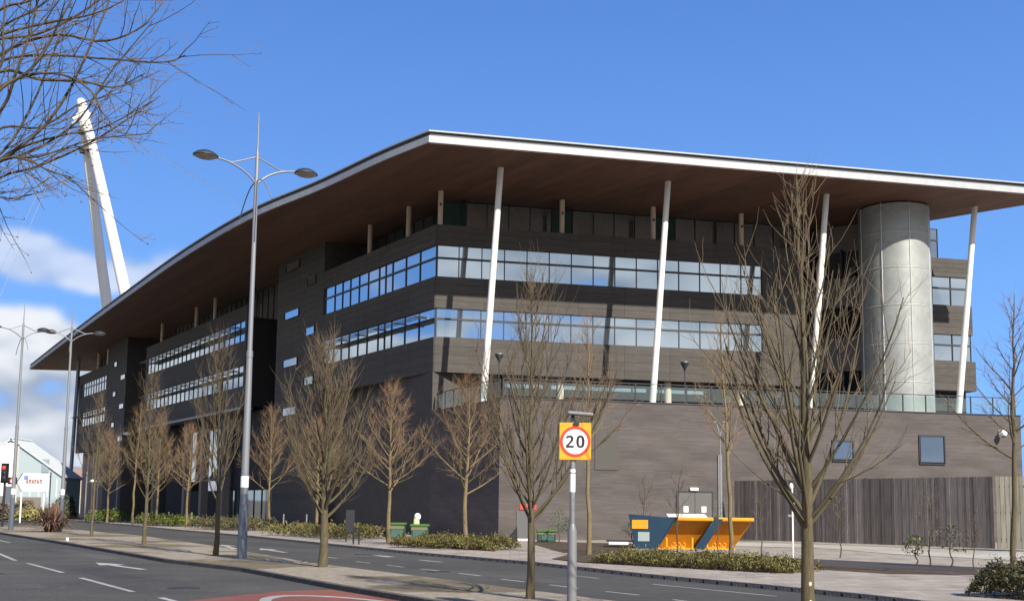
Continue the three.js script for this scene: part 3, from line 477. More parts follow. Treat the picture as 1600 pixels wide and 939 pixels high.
// ---------------------------------------------------------------- street lamps
function streetLamp(pos, label) {
  const o = thing('street_lamp', pos, label, 'street lamp');
  part('pole', new THREE.LatheGeometry([[0.001, 0], [0.15, 0], [0.145, 1.25], [0.125, 1.9], [0.12, 2.0]].map(([x, y]) => V2(x, y)), 16), M.lampBlue, o, 'blue-painted lower pole');
  part('pole', new THREE.LatheGeometry([[0.12, 2.0], [0.095, 6.3], [0.095, 6.36], [0.078, 6.42], [0.062, 12.9], [0.04, 12.95], [0.034, 13.1], [0.012, 14.3], [0.001, 14.32]].map(([x, y]) => V2(x, y)), 14), M.lampGrey, o);
  part('pole_collar', cyl(0.105, 0.105, 6.3, 6.5, 14), M.galv, o); part('pole_sticker', cyl(0.127, 0.127, 2.2, 2.55, 14), M.signWhite, o);
  for (const s of [1, -1]) {
    const ax = R.x * s, az = R.y * s, P = (d, y) => V3(ax * d, y, az * d);
    part('lamp_arm', [tubeThrough([P(0.04, 11.98), P(0.4, 12.28), P(0.83, 12.48), P(1.15, 12.55), P(1.4, 12.58)], 0.034, 20, 6), tubeThrough([P(0.04, 12.82), P(0.43, 12.66), P(0.8, 12.52), P(0.95, 12.51)], 0.024, 14, 6)], M.lampGrey, o);
    const head = new THREE.LatheGeometry([[0.001, 0.15], [0.12, 0.145], [0.24, 0.1], [0.33, 0.03], [0.345, 0.0], [0.32, -0.012]].map(([x, y]) => V2(x, y)), 24); head.scale(1.18, 1.2, 0.95); head.rotateY(Math.atan2(-az, ax)); head.translate(ax * 1.68, 12.56, az * 1.68); part('lamp_head', head, M.darkMetal, o);
    const lens = new THREE.LatheGeometry([[0.32, 0], [0.22, -0.06], [0.1, -0.085], [0.001, -0.09]].map(([x, y]) => V2(x, y)), 24); lens.scale(1.18, 1, 0.95); lens.rotateY(Math.atan2(-az, ax)); lens.translate(ax * 1.68, 12.55, az * 1.68); part('lamp_lens', lens, M.lens, o);
    const bx = E.x * s, bz = E.y * s, Q = (d, y) => V3(bx * d, y, bz * d); part('bracing_arc', tubeThrough([Q(0.04, 12.02), Q(0.5, 11.95), Q(1.0, 11.62), Q(1.5, 11.1)], 0.02, 16, 6), M.lampGrey, o);
  }
  return o;
}
const lampA = streetLamp(ground(377, 873), 'tall grey twin-headed street lamp with a blue base on the median');
{ const q = at(18, 790, -69.7), q3 = at(95.5, 790, -70.6); copyOf(lampA, 'street_lamp', V3(q.x, 0, q.z), 0.08, 'thin grey street lamp behind the traffic light at the left edge'); copyOf(lampA, 'street_lamp', V3(q3.x, 0, q3.z), -0.25, 'thin grey street lamp in front of the roof tip, behind the red spiky plant'); }
function postLamp(pos, h, label, headed = true) {
  const o = thing('post_lamp', pos, label, 'post lamp', 'slim lamp posts by the building');
  part('pole', cyl(0.085, 0.055, 0, h, 10), M.galv, o); part('base_sleeve', cyl(0.12, 0.11, 0, 0.9, 10), M.galv, o);
  if (headed) { part('lamp_arm', rod(V3(0, h - 1.15, 0), V3(0.5, h - 0.95, 0.1), 0.035), M.galv, o); const g = new THREE.SphereGeometry(0.3, 16, 10); g.scale(1.25, 0.55, 0.9); g.translate(0.7, h - 0.95, 0.14); part('lamp_head', g, M.signWhite, o); }
  return o;
}
{ const a = ground(463, 823), b = ground(180, 815), c = ground(1127, 853); postLamp(a, 8.9, 'slim grey lamp post before the dark tower of the building'); postLamp(b, 9.6, 'slim lamp post with white head at the far end of the building'); 
  const d = at(132, 790, -112); const e = postLamp(V3(d.x, 0, d.z), 4.9, 'short lamp post with pale head in front of the building end', true);
  const y = thing('post_lamp', c, 'thin post with a forked top beside the door in the stone wall', 'post lamp'); part('pole', cyl(0.05, 0.035, 0, 5.5, 8), M.galv, y); part('lamp_arm', [rod(V3(0, 5.35, 0), V3(-0.2, 6.0, 0), 0.03), rod(V3(0, 5.35, 0), V3(0.2, 6.0, 0), 0.03)], M.galv, y); part('lamp_head', [box(-0.3, -0.12, 5.98, 6.05, -0.08, 0.08), box(0.12, 0.3, 5.98, 6.05, -0.08, 0.08)], M.galv, y); }
// ---------------------------------------------------------------- speed sign
const font = await new FontLoader().loadAsync('fonts/droid/droid_sans_bold.typeface.json');
function letters(str, size, depth = 0.004) { const g = new TextGeometry(str, { font, size, depth, curveSegments: 6, bevelEnabled: false }); g.computeBoundingBox(); const b = g.boundingBox; g.translate(-(b.min.x + b.max.x) / 2, -(b.min.y + b.max.y) / 2, 0); return g; }
{
  const Z = -17.3, p = at(895, 700, Z), c = at(900, 690, Z), o = thing('speed_sign', V3(p.x, 0, p.z), 'round 20 speed limit sign on an orange plate and grey post', 'road sign');
  const px = F / 17.3, y = c.y, x = 0.035;
  part('post', cyl(0.042, 0.042, 1.35, y + 0.36, 14), M.galv, o); part('post', new THREE.LatheGeometry([[0.001, 0], [0.075, 0], [0.072, 1.28], [0.042, 1.4]].map(([a, b]) => V2(a, b)), 16), M.galv, o, 'thicker lower post');
  part('post_sticker', [cyl(0.0445, 0.0445, y - 0.78, y - 0.5, 14), cyl(0.0445, 0.0445, y - 0.48, y - 0.43, 14)], M.signWhite, o);
  const s = part('backing_plate', uvm(new RoundedBoxGeometry(0.49, 0.575, 0.016, 2, 0.007)).translate(x, y, 0.06), M.orange, o);
  const ring = new THREE.Shape(); ring.absarc(0, 0, 0.236, 0, Math.PI * 2); const h = new THREE.Path(); h.absarc(0, 0, 0.192, 0, Math.PI * 2); ring.holes.push(h); part('red_ring', new THREE.ExtrudeGeometry(ring, { depth: 0.006, bevelEnabled: false, curveSegments: 40 }).translate(x, y - 0.005, 0.0685), M.signRed, s);
  part('sign_face', new THREE.CylinderGeometry(0.192, 0.192, 0.004, 40).rotateX(Math.PI / 2).translate(x, y - 0.005, 0.0705), M.signWhite, s);
  part('digit', letters('2', 0.19, 0.003).translate(x - 0.085, y - 0.004, 0.0727), M.black, s); part('digit', letters('0', 0.19, 0.003).translate(x + 0.08, y - 0.004, 0.0727), M.black, s);
  part('clamp', [box(-0.06, 0.06, y + 0.12, y + 0.16, 0.0, 0.055), box(-0.06, 0.06, y - 0.18, y - 0.14, 0.0, 0.055)], M.galv, o);
  part('lamp_arm', cyl(0.03, 0.03, y + 0.27, y + 0.43, 10), M.frame, o); part('lamp_arm', box(-0.03 + x, 0.09 + x - 0.03, y + 0.245, y + 0.29, 0.07, 0.09), M.frame, o);
  const lamp = uvm(new RoundedBoxGeometry(0.40, 0.055, 0.16, 2, 0.02)); lamp.rotateZ(-0.07); lamp.translate(0.11, y + 0.425, 0.08); part('sign_lamp', lamp, M.galv, o);
}
// ---------------------------------------------------------------- bridge mast beyond the roof
{
  const o = thing('bridge_mast', V3(at(240, 795, -205).x, 0, -205), 'white twin-legged footbridge mast leaning left behind the roof', 'mast'); const L = (u, v, z) => at(u, v, z).sub(o.position);
  const leg = (pts, r, name) => part(name, (() => { const c = new THREE.CatmullRomCurve3(pts), g = new THREE.TubeGeometry(c, 30, 1, 14); const p = g.attributes.position; for (let i = 0; i <= 30; i++) { const q = c.getPointAt(i / 30); for (let j = 0; j <= 14; j++) { const k = i * 15 + j, f = r[0] + (r[1] - r[0]) * i / 30; p.setXYZ(k, q.x + (p.getX(k) - q.x) * f, q.y + (p.getY(k) - q.y) * f, q.z + (p.getZ(k) - q.z) * f); } } g.computeVertexNormals(); return g; })(), M.white, o);
  leg([L(126, 170, -203), L(143, 300, -205), L(163, 452, -207), L(212, 795, -210)], [0.72, 1.3], 'mast_leg');
  leg([L(128, 163, -202.5), L(153, 270, -202), L(190, 436, -200), L(268, 795, -195)], [0.78, 1.35], 'mast_leg');
  const a = L(126, 160, -202.5), b = L(131, 192, -202.5); part('mast_head', [rod(a, b, 0.85, 0.95, 14), rod(b, L(133, 206, -202.5), 1.0, 0.95, 14), new THREE.SphereGeometry(0.85, 14, 10).translate(a.x, a.y, a.z)], M.white, o);
  part('cable_anchor', [rod(L(126, 178, -202.5), L(113, 186, -202), 0.62, 0.3, 10), rod(L(126, 186, -202.5), L(112, 193, -202), 0.3, 0.2, 8), rod(L(130, 176, -202.5), L(140, 178, -203), 0.4, 0.25, 10)], M.white, o);
  part('joint_band', [rod(L(129.5, 205, -202.5), L(130, 207.5, -202.5), 1.06, 1.06, 16), rod(L(133, 234, -202.5), L(133.5, 237, -202.5), 1.2, 1.2, 16)], M.darkMetal, o);
  for (const [u, v, z] of [[-60, 540, -190], [-25, 520, -186]]) part('cable', rod(L(116, 186, -202), L(u, v, z), 0.035, 0.035, 5), M.lampGrey, o);
  for (const [u, v, z] of [[520, 395, -240], [505, 400, -232]]) part('cable', rod(L(138, 178, -203), L(u, v, z), 0.03, 0.03, 5), M.lampGrey, o);
}
// ---------------------------------------------------------------- far left: signals, sign, sheds, hill
{
  const q = at(4, 790, -79), o = thing('traffic_light', V3(q.x, 0, q.z), 'black traffic light showing red at the left edge', 'traffic light');
  part('post', cyl(0.08, 0.08, 0, 4.2, 12), M.black, o); part('backing_board', uvm(new RoundedBoxGeometry(0.56, 1.4, 0.06, 2, 0.05)).translate(0, 3.75, 0.08), M.black, o);
  const sh = part('signal_head', uvm(new RoundedBoxGeometry(0.36, 1.15, 0.25, 3, 0.06)).translate(0.02, 3.75, 0.22), M.black, o);
  const em = new THREE.MeshStandardMaterial({ roughness: 0.4, emissive: new THREE.Color().setRGB(1, 0.06, 0.03), emissiveIntensity: 0.85 }); em.color.setRGB(0.4, 0.02, 0.01);
  [4.13, 3.76, 3.39].forEach((y, i) => part('signal_lens', new THREE.SphereGeometry(0.12, 14, 10).scale(1, 1, 0.4).translate(0.02, y, 0.35), i ? M.black : em, sh));
  const s = part('sign_box', uvm(new RoundedBoxGeometry(0.62, 0.5, 0.12, 2, 0.03)).translate(0.58, 3.22, 0.1), M.black, o, 'black box sign with a red-ringed white disc');
  const ring = new THREE.TorusGeometry(0.165, 0.035, 8, 26); ring.translate(0.6, 3.22, 0.165); part('red_ring', ring, M.signRed, s); part('sign_face', new THREE.CylinderGeometry(0.16, 0.16, 0.02, 24).rotateX(Math.PI / 2).translate(0.6, 3.22, 0.162), M.signWhite, s);
  const bar = new THREE.BoxGeometry(0.3, 0.04, 0.012); bar.rotateZ(-0.75); bar.translate(0.6, 3.22, 0.177); part('diagonal_bar', bar, M.signRed, s);
  const cb = at(8.5, 790, -83), c = thing('signal_cabinet', V3(cb.x, 0, cb.z), 'dark blue-grey back of a sign panel beside the traffic light post', 'cabinet'); part('panel', box(-0.3, 0.38, 1.7, 2.9, -0.06, 0.0), std(0.10, 0.12, 0.15, 0.6), c); part('leg', cyl(0.05, 0.05, 0, 1.7, 8, -0.2), M.galv, c); part('leg', cyl(0.05, 0.05, 0, 1.7, 8, 0.28), M.galv, c);
}
{
  const p = ground(30, 817), Z = p.z, k = -F / Z, c = at(54, 754, Z), o = thing('direction_sign', V3(c.x, 0, Z), 'white arrow-ended direction sign with red lettering on two posts', 'sign');
  const y = c.y, X = (u) => (u - 54) / k;
  const s = new THREE.Shape([V2(X(35), -14 / k), V2(X(75), -14 / k), V2(X(75), 14 / k), V2(X(35), 14 / k), V2(X(27), 0)]);
  const pn = part('sign_panel', uvm(new THREE.ExtrudeGeometry(s, { depth: 0.06, bevelEnabled: false })).translate(0, y, 0), M.signWhite, o);
  for (let i = 0; i < 6; i++) { const x = X(42 + i * 4.2); part('letter', [box(x - 0.085, x - 0.02, y - 0.13, y + 0.26, 0.06, 0.075), box(x + 0.03, x + 0.085, y - 0.13, y + 0.26, 0.06, 0.075), box(x - 0.02, x + 0.03, y + (i % 2 ? 0.16 : 0.02), y + (i % 2 ? 0.26 : 0.1), 0.06, 0.075)], std(0.16, 0.02, 0.02, 0.6), pn); }
  part('arrow_mark', [rod(V3(X(34), y + 14 / k, 0.03), V3(X(26), y, 0.03), 0.06, 0.06, 6), rod(V3(X(26), y, 0.03), V3(X(33), y - 14 / k, 0.03), 0.06, 0.06, 6)], M.lampGrey, pn);
  part('blue_mark', box(X(36.5), X(43.5), y + 0.22, y + 0.60, 0.06, 0.07), std(0.20, 0.23, 0.52, 0.5), pn);
  part('post', cyl(0.065, 0.065, 0, y - 0.1, 10, X(33), -0.07), M.signWhite, o); part('post', cyl(0.065, 0.065, 0, y - 0.1, 10, X(68), -0.07), M.signWhite, o); part('post', cyl(0.05, 0.05, 0, y + 0.9, 10, X(76), -0.2), M.frame, o);
}
{
  const Z = -128, L = (u, v) => { const p = at(u, v, Z); return [p.x, p.y]; };
  const a = L(-75, 755), ap = L(17, 688), ev = L(99, 747), mid = (a[0] + ev[0]) / 2;
  const o = thing('white_shed', V3(mid, 0, Z), 'large pale white metal shed with sloping gable at the far left', 'shed');
  const shape = new THREE.Shape([V2(a[0] - mid, -0.1), V2(ev[0] - mid, -0.1), V2(ev[0] - mid, ev[1]), V2(ap[0] - mid, ap[1]), V2(a[0] - mid, ev[1])]);
  part('wall', uvm(new THREE.ExtrudeGeometry(shape, { depth: 5, bevelEnabled: false })).translate(0, 0, -5), std(0.36, 0.43, 0.46, 0.7), o);
  const rf = (p, q) => { const d = V2(q[0] - p[0], q[1] - p[1]), g = new THREE.BoxGeometry(d.length() + 0.5, 0.18, 5.4); g.rotateZ(Math.atan2(d.y, d.x)); g.translate((p[0] + q[0]) / 2 - mid, (p[1] + q[1]) / 2 + 0.14, -2.5); return g; };
  part('roof', rf([a[0], ev[1]], ap), std(0.5, 0.55, 0.58, 0.6), o); part('roof', rf(ap, ev), std(0.5, 0.55, 0.58, 0.6), o);
  const w = L(70, 728); part('louvre', box(w[0] - mid - 0.4, w[0] - mid + 0.4, w[1] - 0.75, w[1] + 0.75, 0, 0.08), std(0.25, 0.3, 0.35, 0.6), o);
  for (let i = 0; i < 12; i++) { const x = a[0] - mid + 0.8 + i * (ev[0] - a[0] - 1.6) / 11; part('cladding_rib', box(x - 0.05, x + 0.05, 2.4, ev[1] - 0.1, 0, 0.06), std(0.6, 0.7, 0.75, 0.6), o); }
  part('plinth', box(a[0] - mid + 0.1, ev[0] - mid - 2.5, 0, 2.4, 0, 0.12), std(0.19, 0.17, 0.15, 0.9), o); part('door', box(L(51, 0)[0] - mid - 0.5, L(57, 0)[0] - mid + 0.3, 0, 2.6, 0.12, 0.2), std(0.07, 0.07, 0.075, 0.7), o);
  const Z2 = -112, f = at(-30, 700, Z2), f2 = at(23, 700, Z2), t = thing('white_block', V3((f.x + f2.x) / 2, 0, Z2), 'bright white flat-topped building at the far left edge', 'building');
  part('wall', box(f.x - t.position.x - 6, f2.x - t.position.x, 0, at(10, 694, Z2).y, -0.9, 0), std(0.84, 0.84, 0.82, 0.6), t); part('roof_edge', box(f.x - t.position.x - 6.1, f2.x - t.position.x + 0.1, at(10, 694, Z2).y, at(10, 694, Z2).y + 0.12, -1.0, 0.08), M.signWhite, t); part('base_course', box(f.x - t.position.x - 6, f2.x - t.position.x + 0.02, 0, 2.4, 0.0, 0.08), std(0.16, 0.165, 0.165, 0.8), t);
  const h1 = at(108, 770, -215), hs = thing('far_house', V3(h1.x, 0, -215), 'small buff house far off between the shed and the campus building', 'house');
  part('wall', box(-2.2, 2.2, 0, 6.4, -7, 0), std(0.50, 0.44, 0.36, 0.8), hs); part('roof', uvm(new THREE.ExtrudeGeometry(new THREE.Shape([V2(-2.5, 6.4), V2(2.5, 6.4), V2(2.5, 6.6), V2(0, 8.4), V2(-2.5, 6.6)]), { depth: 7.4, bevelEnabled: false })).translate(0, 0, -7.2), std(0.30, 0.19, 0.14, 0.9), hs);
  for (const [x, y] of [[-1.2, 1.2], [1.1, 1.2], [-1.2, 4.2], [1.1, 4.2]]) { const w = part('window', box(x - 0.5, x + 0.5, y, y + 1.3, 0, 0.06), M.signWhite, hs); part('pane', box(x - 0.4, x + 0.4, y + 0.1, y + 1.2, 0.06, 0.07), M.paneDim, w); }
}
{ // distant ridge
  const n = 90, g = new THREE.PlaneGeometry(1, 1, n, 14), p = g.attributes.position;
  for (let i = 0; i < p.count; i++) { const u = p.getX(i) + 0.5, v = p.getY(i) + 0.5, x = -1500 + u * 1500, z = -1500 - v * 700; const h = (58 + 34 * fbm3(u * 4 + 3, 0.5, 1, 3) - 62 * step(0.55, 0.95, u) * 0.6) * Math.sin(Math.PI * Math.min(1, v * 0.55 + 0.0)) * (0.9 + 0.25 * fbm3(u * 22, v * 6, 5, 3)); p.setXYZ(i, x, h - 1, z); }
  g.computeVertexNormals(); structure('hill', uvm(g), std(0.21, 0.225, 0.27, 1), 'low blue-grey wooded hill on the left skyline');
}
// ---------------------------------------------------------------- white marker post, bins, tables, board
{
  const o = thing('marker_post', ground(1240, 872), 'thin white post with round white reflector beside the forked tree', 'post');
  part('post', cyl(0.032, 0.028, 0, 2.55, 10), M.signWhite, o); part('reflector', new THREE.CylinderGeometry(0.13, 0.13, 0.05, 20).rotateX(Math.PI / 2).translate(0, 2.05, 0.04), M.signWhite, o); part('cap', new THREE.SphereGeometry(0.075, 12, 8).scale(1, 1.6, 1).translate(-0.03, 2.58, 0), M.signWhite, o); part('cap', box(-0.17, 0.05, 1.48, 1.56, -0.02, 0.02), M.galv, o);
  const z = -57.5, w = (u) => at(u, 800, z).x;
  const bin = (u0, u1, h, label, zz = z) => { const x0 = at(u0, 800, zz).x, x1 = at(u1, 800, zz).x, b = thing('green_container', V3((x0 + x1) / 2, 0, zz), label, 'container'), hw = (x1 - x0) / 2; part('body', uvm(new RoundedBoxGeometry(hw * 2 - 0.12, h - 0.12, 0.9, 2, 0.05)).translate(0, (h - 0.12) / 2, 0), M.binGreen, b); part('lid', uvm(new RoundedBoxGeometry(hw * 2, 0.13, 1.05, 2, 0.04)).translate(0, h - 0.05, 0), M.binTop, b); part('front_panel', box(-hw + 0.14, hw - 0.14, 0.12, h * 0.62, 0.45, 0.47), M.binPanel, b); part('trim_strip', box(-hw + 0.06, hw - 0.06, h * 0.64, h * 0.84, 0.45, 0.48), M.binTan, b); return b; };
  bin(609, 635, 0.86, 'left green container with lighter lid behind the hedge', -59); bin(642, 671, 0.82, 'right green container under a yellow-white hooded bin');
  bin(838, 870, 0.62, 'low green container at the foot of the stone wall near the red sign', -57.2);
  const h = thing('hooded_bin', V3(w(651), 0.84, z + 0.1), 'small pale yellow hooded object standing on the right green container', 'bin'); part('body', cyl(0.16, 0.13, 0, 0.32, 14), std(0.75, 0.70, 0.30, 0.5), h); part('hood', new THREE.SphereGeometry(0.19, 16, 10).scale(0.9, 1, 1).translate(0.05, 0.36, 0), M.signWhite, h);
  const tb = (u, zz, len, label) => { const p = at(u, 800, zz), t = thing('bench', V3(p.x, 0, zz), label, 'bench'); t.rotation.y = 1.0; part('seat', uvm(new RoundedBoxGeometry(len, 0.09, 0.5, 1, 0.02)).translate(0, 0.52, 0), M.darkMetal, t); for (const x of [-len / 2 + 0.3, len / 2 - 0.3]) part('leg', box(x - 0.04, x + 0.04, 0, 0.48, -0.2, 0.2), M.darkMetal, t); };
  tb(563, -64, 3.6, 'long dark bench on the paving left of the green containers'); tb(590, -62, 2.2, 'short dark bench beside the left green container');
  const s = at(547, 800, -53.5), b = thing('information_board', V3(s.x, 0, -53.5), 'dark upright board on two short legs beside the far kerb', 'board'); part('panel', uvm(new RoundedBoxGeometry(0.42, 1.05, 0.07, 2, 0.02)).translate(0, 0.98, 0), std(0.018, 0.019, 0.026, 0.6), b); for (const x of [-0.17, 0.17]) part('leg', box(x - 0.03, x + 0.03, 0, 0.5, -0.03, 0.03), M.black, b);
  const s2 = at(556, 800, -50), b2 = thing('cycle_stand', V3(s2.x, 0, -50), 'dark square cycle hoop at the edge of the far pavement', 'cycle stand'); part('hoop', [cyl(0.035, 0.035, 0, 0.72, 10, -0.08), cyl(0.035, 0.035, 0, 0.72, 10, 0.16), box(-0.1, 0.18, 0.68, 0.75, -0.03, 0.03)], M.black, b2); part('rail', box(-0.08, 0.16, 0.36, 0.41, -0.02, 0.02), M.black, b2);
  const wp = at(803, 835, -59.2), ab = thing('folding_sign', V3(wp.x, 0, -59.2), 'black folded pavement sign leaning at the left end of the stone wall', 'sign'); part('board', (() => { const g = new THREE.ExtrudeGeometry(new THREE.Shape([V2(-0.42, 0), V2(0.2, 0), V2(0.16, 0.75)]), { depth: 0.5, bevelEnabled: false }); return g; })(), M.black, ab); part('foot', box(-0.3, 0.22, 0, 0.03, -0.05, 0.55), M.black, ab);
  const wt = at(818, 843, -58.5), wb = thing('door_step', V3(wt.x, 0, -58.5), 'small white step in front of the grey door by the red sign', 'step'); part('tread', uvm(new RoundedBoxGeometry(0.7, 0.12, 0.6, 2, 0.02)).translate(0, 0.06, 0), M.signWhite, wb); part('riser', box(-0.33, 0.33, 0, 0.05, 0.28, 0.31), M.concrete, wb);
  const sk = ground(968, 850.5), sl = thing('drain_slab', V3(sk.x, 0, sk.z), 'low white and black slab on the ground left of the shelter', 'slab'); part('slab', box(-0.55, 0.4, 0, 0.12, -0.1, 0.4), M.signWhite, sl); part('cover', box(-0.6, 0.7, 0.12, 0.2, -0.5, 0.15), M.black, sl);
  for (let i = 0; i < 7; i++) { const q = ground(262 + i * 36, 821 + i * 1.1), bo = thing('bollard', V3(q.x, 0, q.z), ['leftmost', 'second', 'third', 'middle', 'fifth', 'sixth', 'rightmost'][i] + ' slim steel bollard in the row before the entrance', 'bollard', 'steel bollards before the entrance'); part('post', cyl(0.06, 0.06, 0, 1.05, 10), M.galv, bo); part('cap', new THREE.SphereGeometry(0.06, 10, 6).translate(0, 1.05, 0), M.galv, bo); }
}

// ---------------------------------------------------------------- bare trees
class Bark {                                     // collects tapered tubes
  constructor() { this.p = []; this.n = []; this.uv = []; this.ix = []; }
  tube(pts, rad, sides) {
    const base = this.p.length / 3, t = V3(), a = V3(), b = V3(); let len = 0;
    for (let i = 0; i < pts.length; i++) {
      t.copy(pts[Math.min(i + 1, pts.length - 1)]).sub(pts[Math.max(i - 1, 0)]).normalize(); if (i) len += pts[i].distanceTo(pts[i - 1]);
      a.set(0.31, 0.17, 0.93).cross(t).normalize(); b.copy(t).cross(a);
      for (let j = 0; j <= sides; j++) { const w = j / sides * 6.28319, c = Math.cos(w), s = Math.sin(w), nx = a.x * c + b.x * s, ny = a.y * c + b.y * s, nz = a.z * c + b.z * s; this.p.push(pts[i].x + nx * rad[i], pts[i].y + ny * rad[i], pts[i].z + nz * rad[i]); this.n.push(nx, ny, nz); this.uv.push(j / sides, len); }
    }
    const q = sides + 1; for (let i = 0; i + 1 < pts.length; i++) for (let j = 0; j < sides; j++) { const k = base + i * q + j; this.ix.push(k, k + 1, k + q, k + 1, k + q + 1, k + q); }
  }
  geo() { const g = new THREE.BufferGeometry(); g.setAttribute('position', new THREE.Float32BufferAttribute(this.p, 3)); g.setAttribute('normal', new THREE.Float32BufferAttribute(this.n, 3)); g.setAttribute('uv', new THREE.Float32BufferAttribute(this.uv, 2)); g.setIndex(this.ix); return g; }
}
function pathOf(r, p, dir, len, n, up, wob) { const pts = [p.clone()], d = dir.clone(); for (let i = 0; i < n; i++) { d.x += (r() - 0.5) * wob; d.z += (r() - 0.5) * wob; d.y += up / n + (r() - 0.5) * wob * 0.6; d.normalize(); pts.push(pts[pts.length - 1].clone().addScaledVector(d, len / n)); } return pts; }
const pick = (pts, t) => { const f = t * (pts.length - 1), i = Math.min(pts.length - 2, Math.floor(f)); return [pts[i].clone().lerp(pts[i + 1], f - i), pts[i + 1].clone().sub(pts[i]).normalize()]; };
function turned(r, d, ang) { const a = V3(r() - 0.5, r() - 0.5, r() - 0.5).cross(d).normalize(); return d.clone().applyAxisAngle(a, ang); }
// o: height, clear (stem), r0, limbs, spread, angle0, upsweep, sub, twigs, thick
function makeTree(o, seed) {
  const r = rng(seed), stem = new Bark(), limbs = new Bark(), twigs = new Bark();
  const lead = [V3(0, -0.06, 0)], n = 12; let dx = 0, dz = 0; for (let i = 1; i <= n; i++) { dx += (r() - 0.5) * o.wob; dz += (r() - 0.5) * o.wob; lead.push(V3(dx, o.height * i / n, dz)); }
  const lr = lead.map((_, i) => { const t = i / n; return (t < 0.04 ? o.r0 * 1.2 : o.r0) * Math.pow(1 - t, o.taper ?? 0.9) + 0.006; }); stem.tube(lead, lr, 9);
  const golden = 2.39996; let az = r() * 6;
  const twig = (p, d, len, rad) => { const q = pathOf(r, p, d, len, 3, o.up2, 0.3); twigs.tube(q, [rad, rad * 0.8, rad * 0.6, rad * 0.35], 3); return q; };
  for (let i = 0; i < o.limbs; i++) {
    const f = Math.pow((i + r() * 0.7) / o.limbs, o.pow ?? 1), t0 = (o.clear + (o.height * 0.94 - o.clear) * f) / o.height, [p, dd] = pick(lead, t0); az += golden + (r() - 0.5) * 0.7;
    const an = mix(o.angle0, o.angle1 ?? 0.35, f) + (r() - 0.5) * 0.22, dir = V3(Math.cos(az) * Math.sin(an), Math.cos(an), Math.sin(az) * Math.sin(an));
    const len = Math.min(o.len * (o.cone ? (1 - 0.80 * f) : (1 - (o.fall ?? 0.62) * f)) * (0.75 + r() * 0.45), (o.height - p.y) * 1.12 + 0.12), rr0 = Math.min(o.r0 * 0.34 * (1 - 0.75 * f) * (0.7 + 0.5 * r()), lr[Math.floor(t0 * n)] * 0.7) * (o.thick ?? 1);
    const q = pathOf(r, p, dir, len, 7, o.up, o.crook ?? 0.16); limbs.tube(q, q.map((_, k) => rr0 * Math.pow(1 - k / 7.4, 0.85) + 0.004), 5);
    const nsub = Math.round(o.sub * (0.4 + len / o.len));
    for (let s = 0; s < nsub; s++) {
      const t = 0.16 + 0.84 * (s + r()) / nsub, [sp, sd] = pick(q, Math.min(t, 0.99)), sl = len * o.subLen * (1.05 - 0.6 * t) * (0.6 + 0.8 * r()), sdir = turned(r, sd, 0.45 + r() * 0.45);
      sdir.y += o.bias; sdir.normalize(); const sr = Math.max(0.005, rr0 * 0.42 * (1 - t * 0.75)), sq = pathOf(r, sp, sdir, sl, 4, o.up2, 0.24); limbs.tube(sq, sq.map((_, k) => sr * (1 - k / 5) + 0.0025), 4);
      const nt = Math.round(o.twigs * (0.5 + sl / (o.len * o.subLen))); for (let k = 0; k < nt; k++) { const [tp, td] = pick(sq, 0.12 + 0.86 * r()); const d2 = turned(r, td, 0.4 + r() * 0.6); d2.y += o.bias * 0.7; twig(tp, d2.normalize(), o.twigLen * (0.5 + r()), o.twigR ?? 0.0045); }
    }
    for (let k = 0; k < o.twigs; k++) { const [tp, td] = pick(q, 0.4 + 0.6 * r()); twig(tp, turned(r, td, 0.3 + r() * 0.5), o.twigLen * (0.5 + r()), o.twigR ?? 0.0045); }
  }
  return { stem: stem.geo(), limbs: limbs.geo(), twigs: twigs.geo() };
}
function tree(name, geo, pos, turn, label, mats, group, scl) {
  const o = thing(name, pos, label, 'tree', group); o.rotation.y = turn; if (scl) o.scale.set(scl[0], scl[1], scl[0]);
  part('trunk', geo.stem, mats[0], o); const c = part('crown', geo.limbs, mats[0], o); part('twigs', geo.twigs, mats[1], c).userData.kind = 'stuff'; return o;
}
const olive = [M.bark, M.barkTwig], tan = [M.barkTan, M.twigTan], dark = [M.barkDark, M.twigDark];
// upright hornbeam-like trees of the median
const vase = makeTree({ height: 6.35, clear: 1.35, r0: 0.092, wob: 0.05, limbs: 32, pow: 1.9, fall: 0.86, angle0: 0.74, angle1: 0.14, len: 2.9, up: 0.75, sub: 5, subLen: 0.36, bias: 0.25, up2: 0.55, twigs: 3, twigLen: 0.5, twigR: 0.004, crook: 0.13, thick: 0.95 }, 101);
const vase2 = makeTree({ height: 6.0, clear: 1.35, r0: 0.085, wob: 0.05, limbs: 32, pow: 1.8, fall: 0.78, angle0: 0.88, angle1: 0.2, len: 2.8, up: 0.85, sub: 7, subLen: 0.36, bias: 0.25, up2: 0.55, twigs: 4, twigLen: 0.5, twigR: 0.004, crook: 0.13 }, 202);
const dense = makeTree({ height: 5.9, clear: 1.2, r0: 0.12, wob: 0.07, limbs: 40, pow: 1.25, angle0: 0.92, angle1: 0.2, len: 2.9, up: 0.85, sub: 7, subLen: 0.36, bias: 0.3, up2: 0.6, twigs: 4, twigLen: 0.5, twigR: 0.004 }, 303);
const poplar = makeTree({ height: 7.0, clear: 1.7, r0: 0.095, wob: 0.09, limbs: 28, pow: 1.1, angle0: 0.74, angle1: 0.2, len: 2.6, up: 0.75, sub: 6, subLen: 0.36, bias: 0.25, up2: 0.5, twigs: 4, twigLen: 0.5, twigR: 0.004, crook: 0.2 }, 404);
const thin = makeTree({ height: 7.1, clear: 1.9, r0: 0.09, wob: 0.1, limbs: 24, pow: 1.0, angle0: 0.8, angle1: 0.25, len: 2.6, up: 0.7, sub: 6, subLen: 0.36, bias: 0.22, up2: 0.45, twigs: 4, twigLen: 0.5, twigR: 0.0045, crook: 0.2 }, 909);
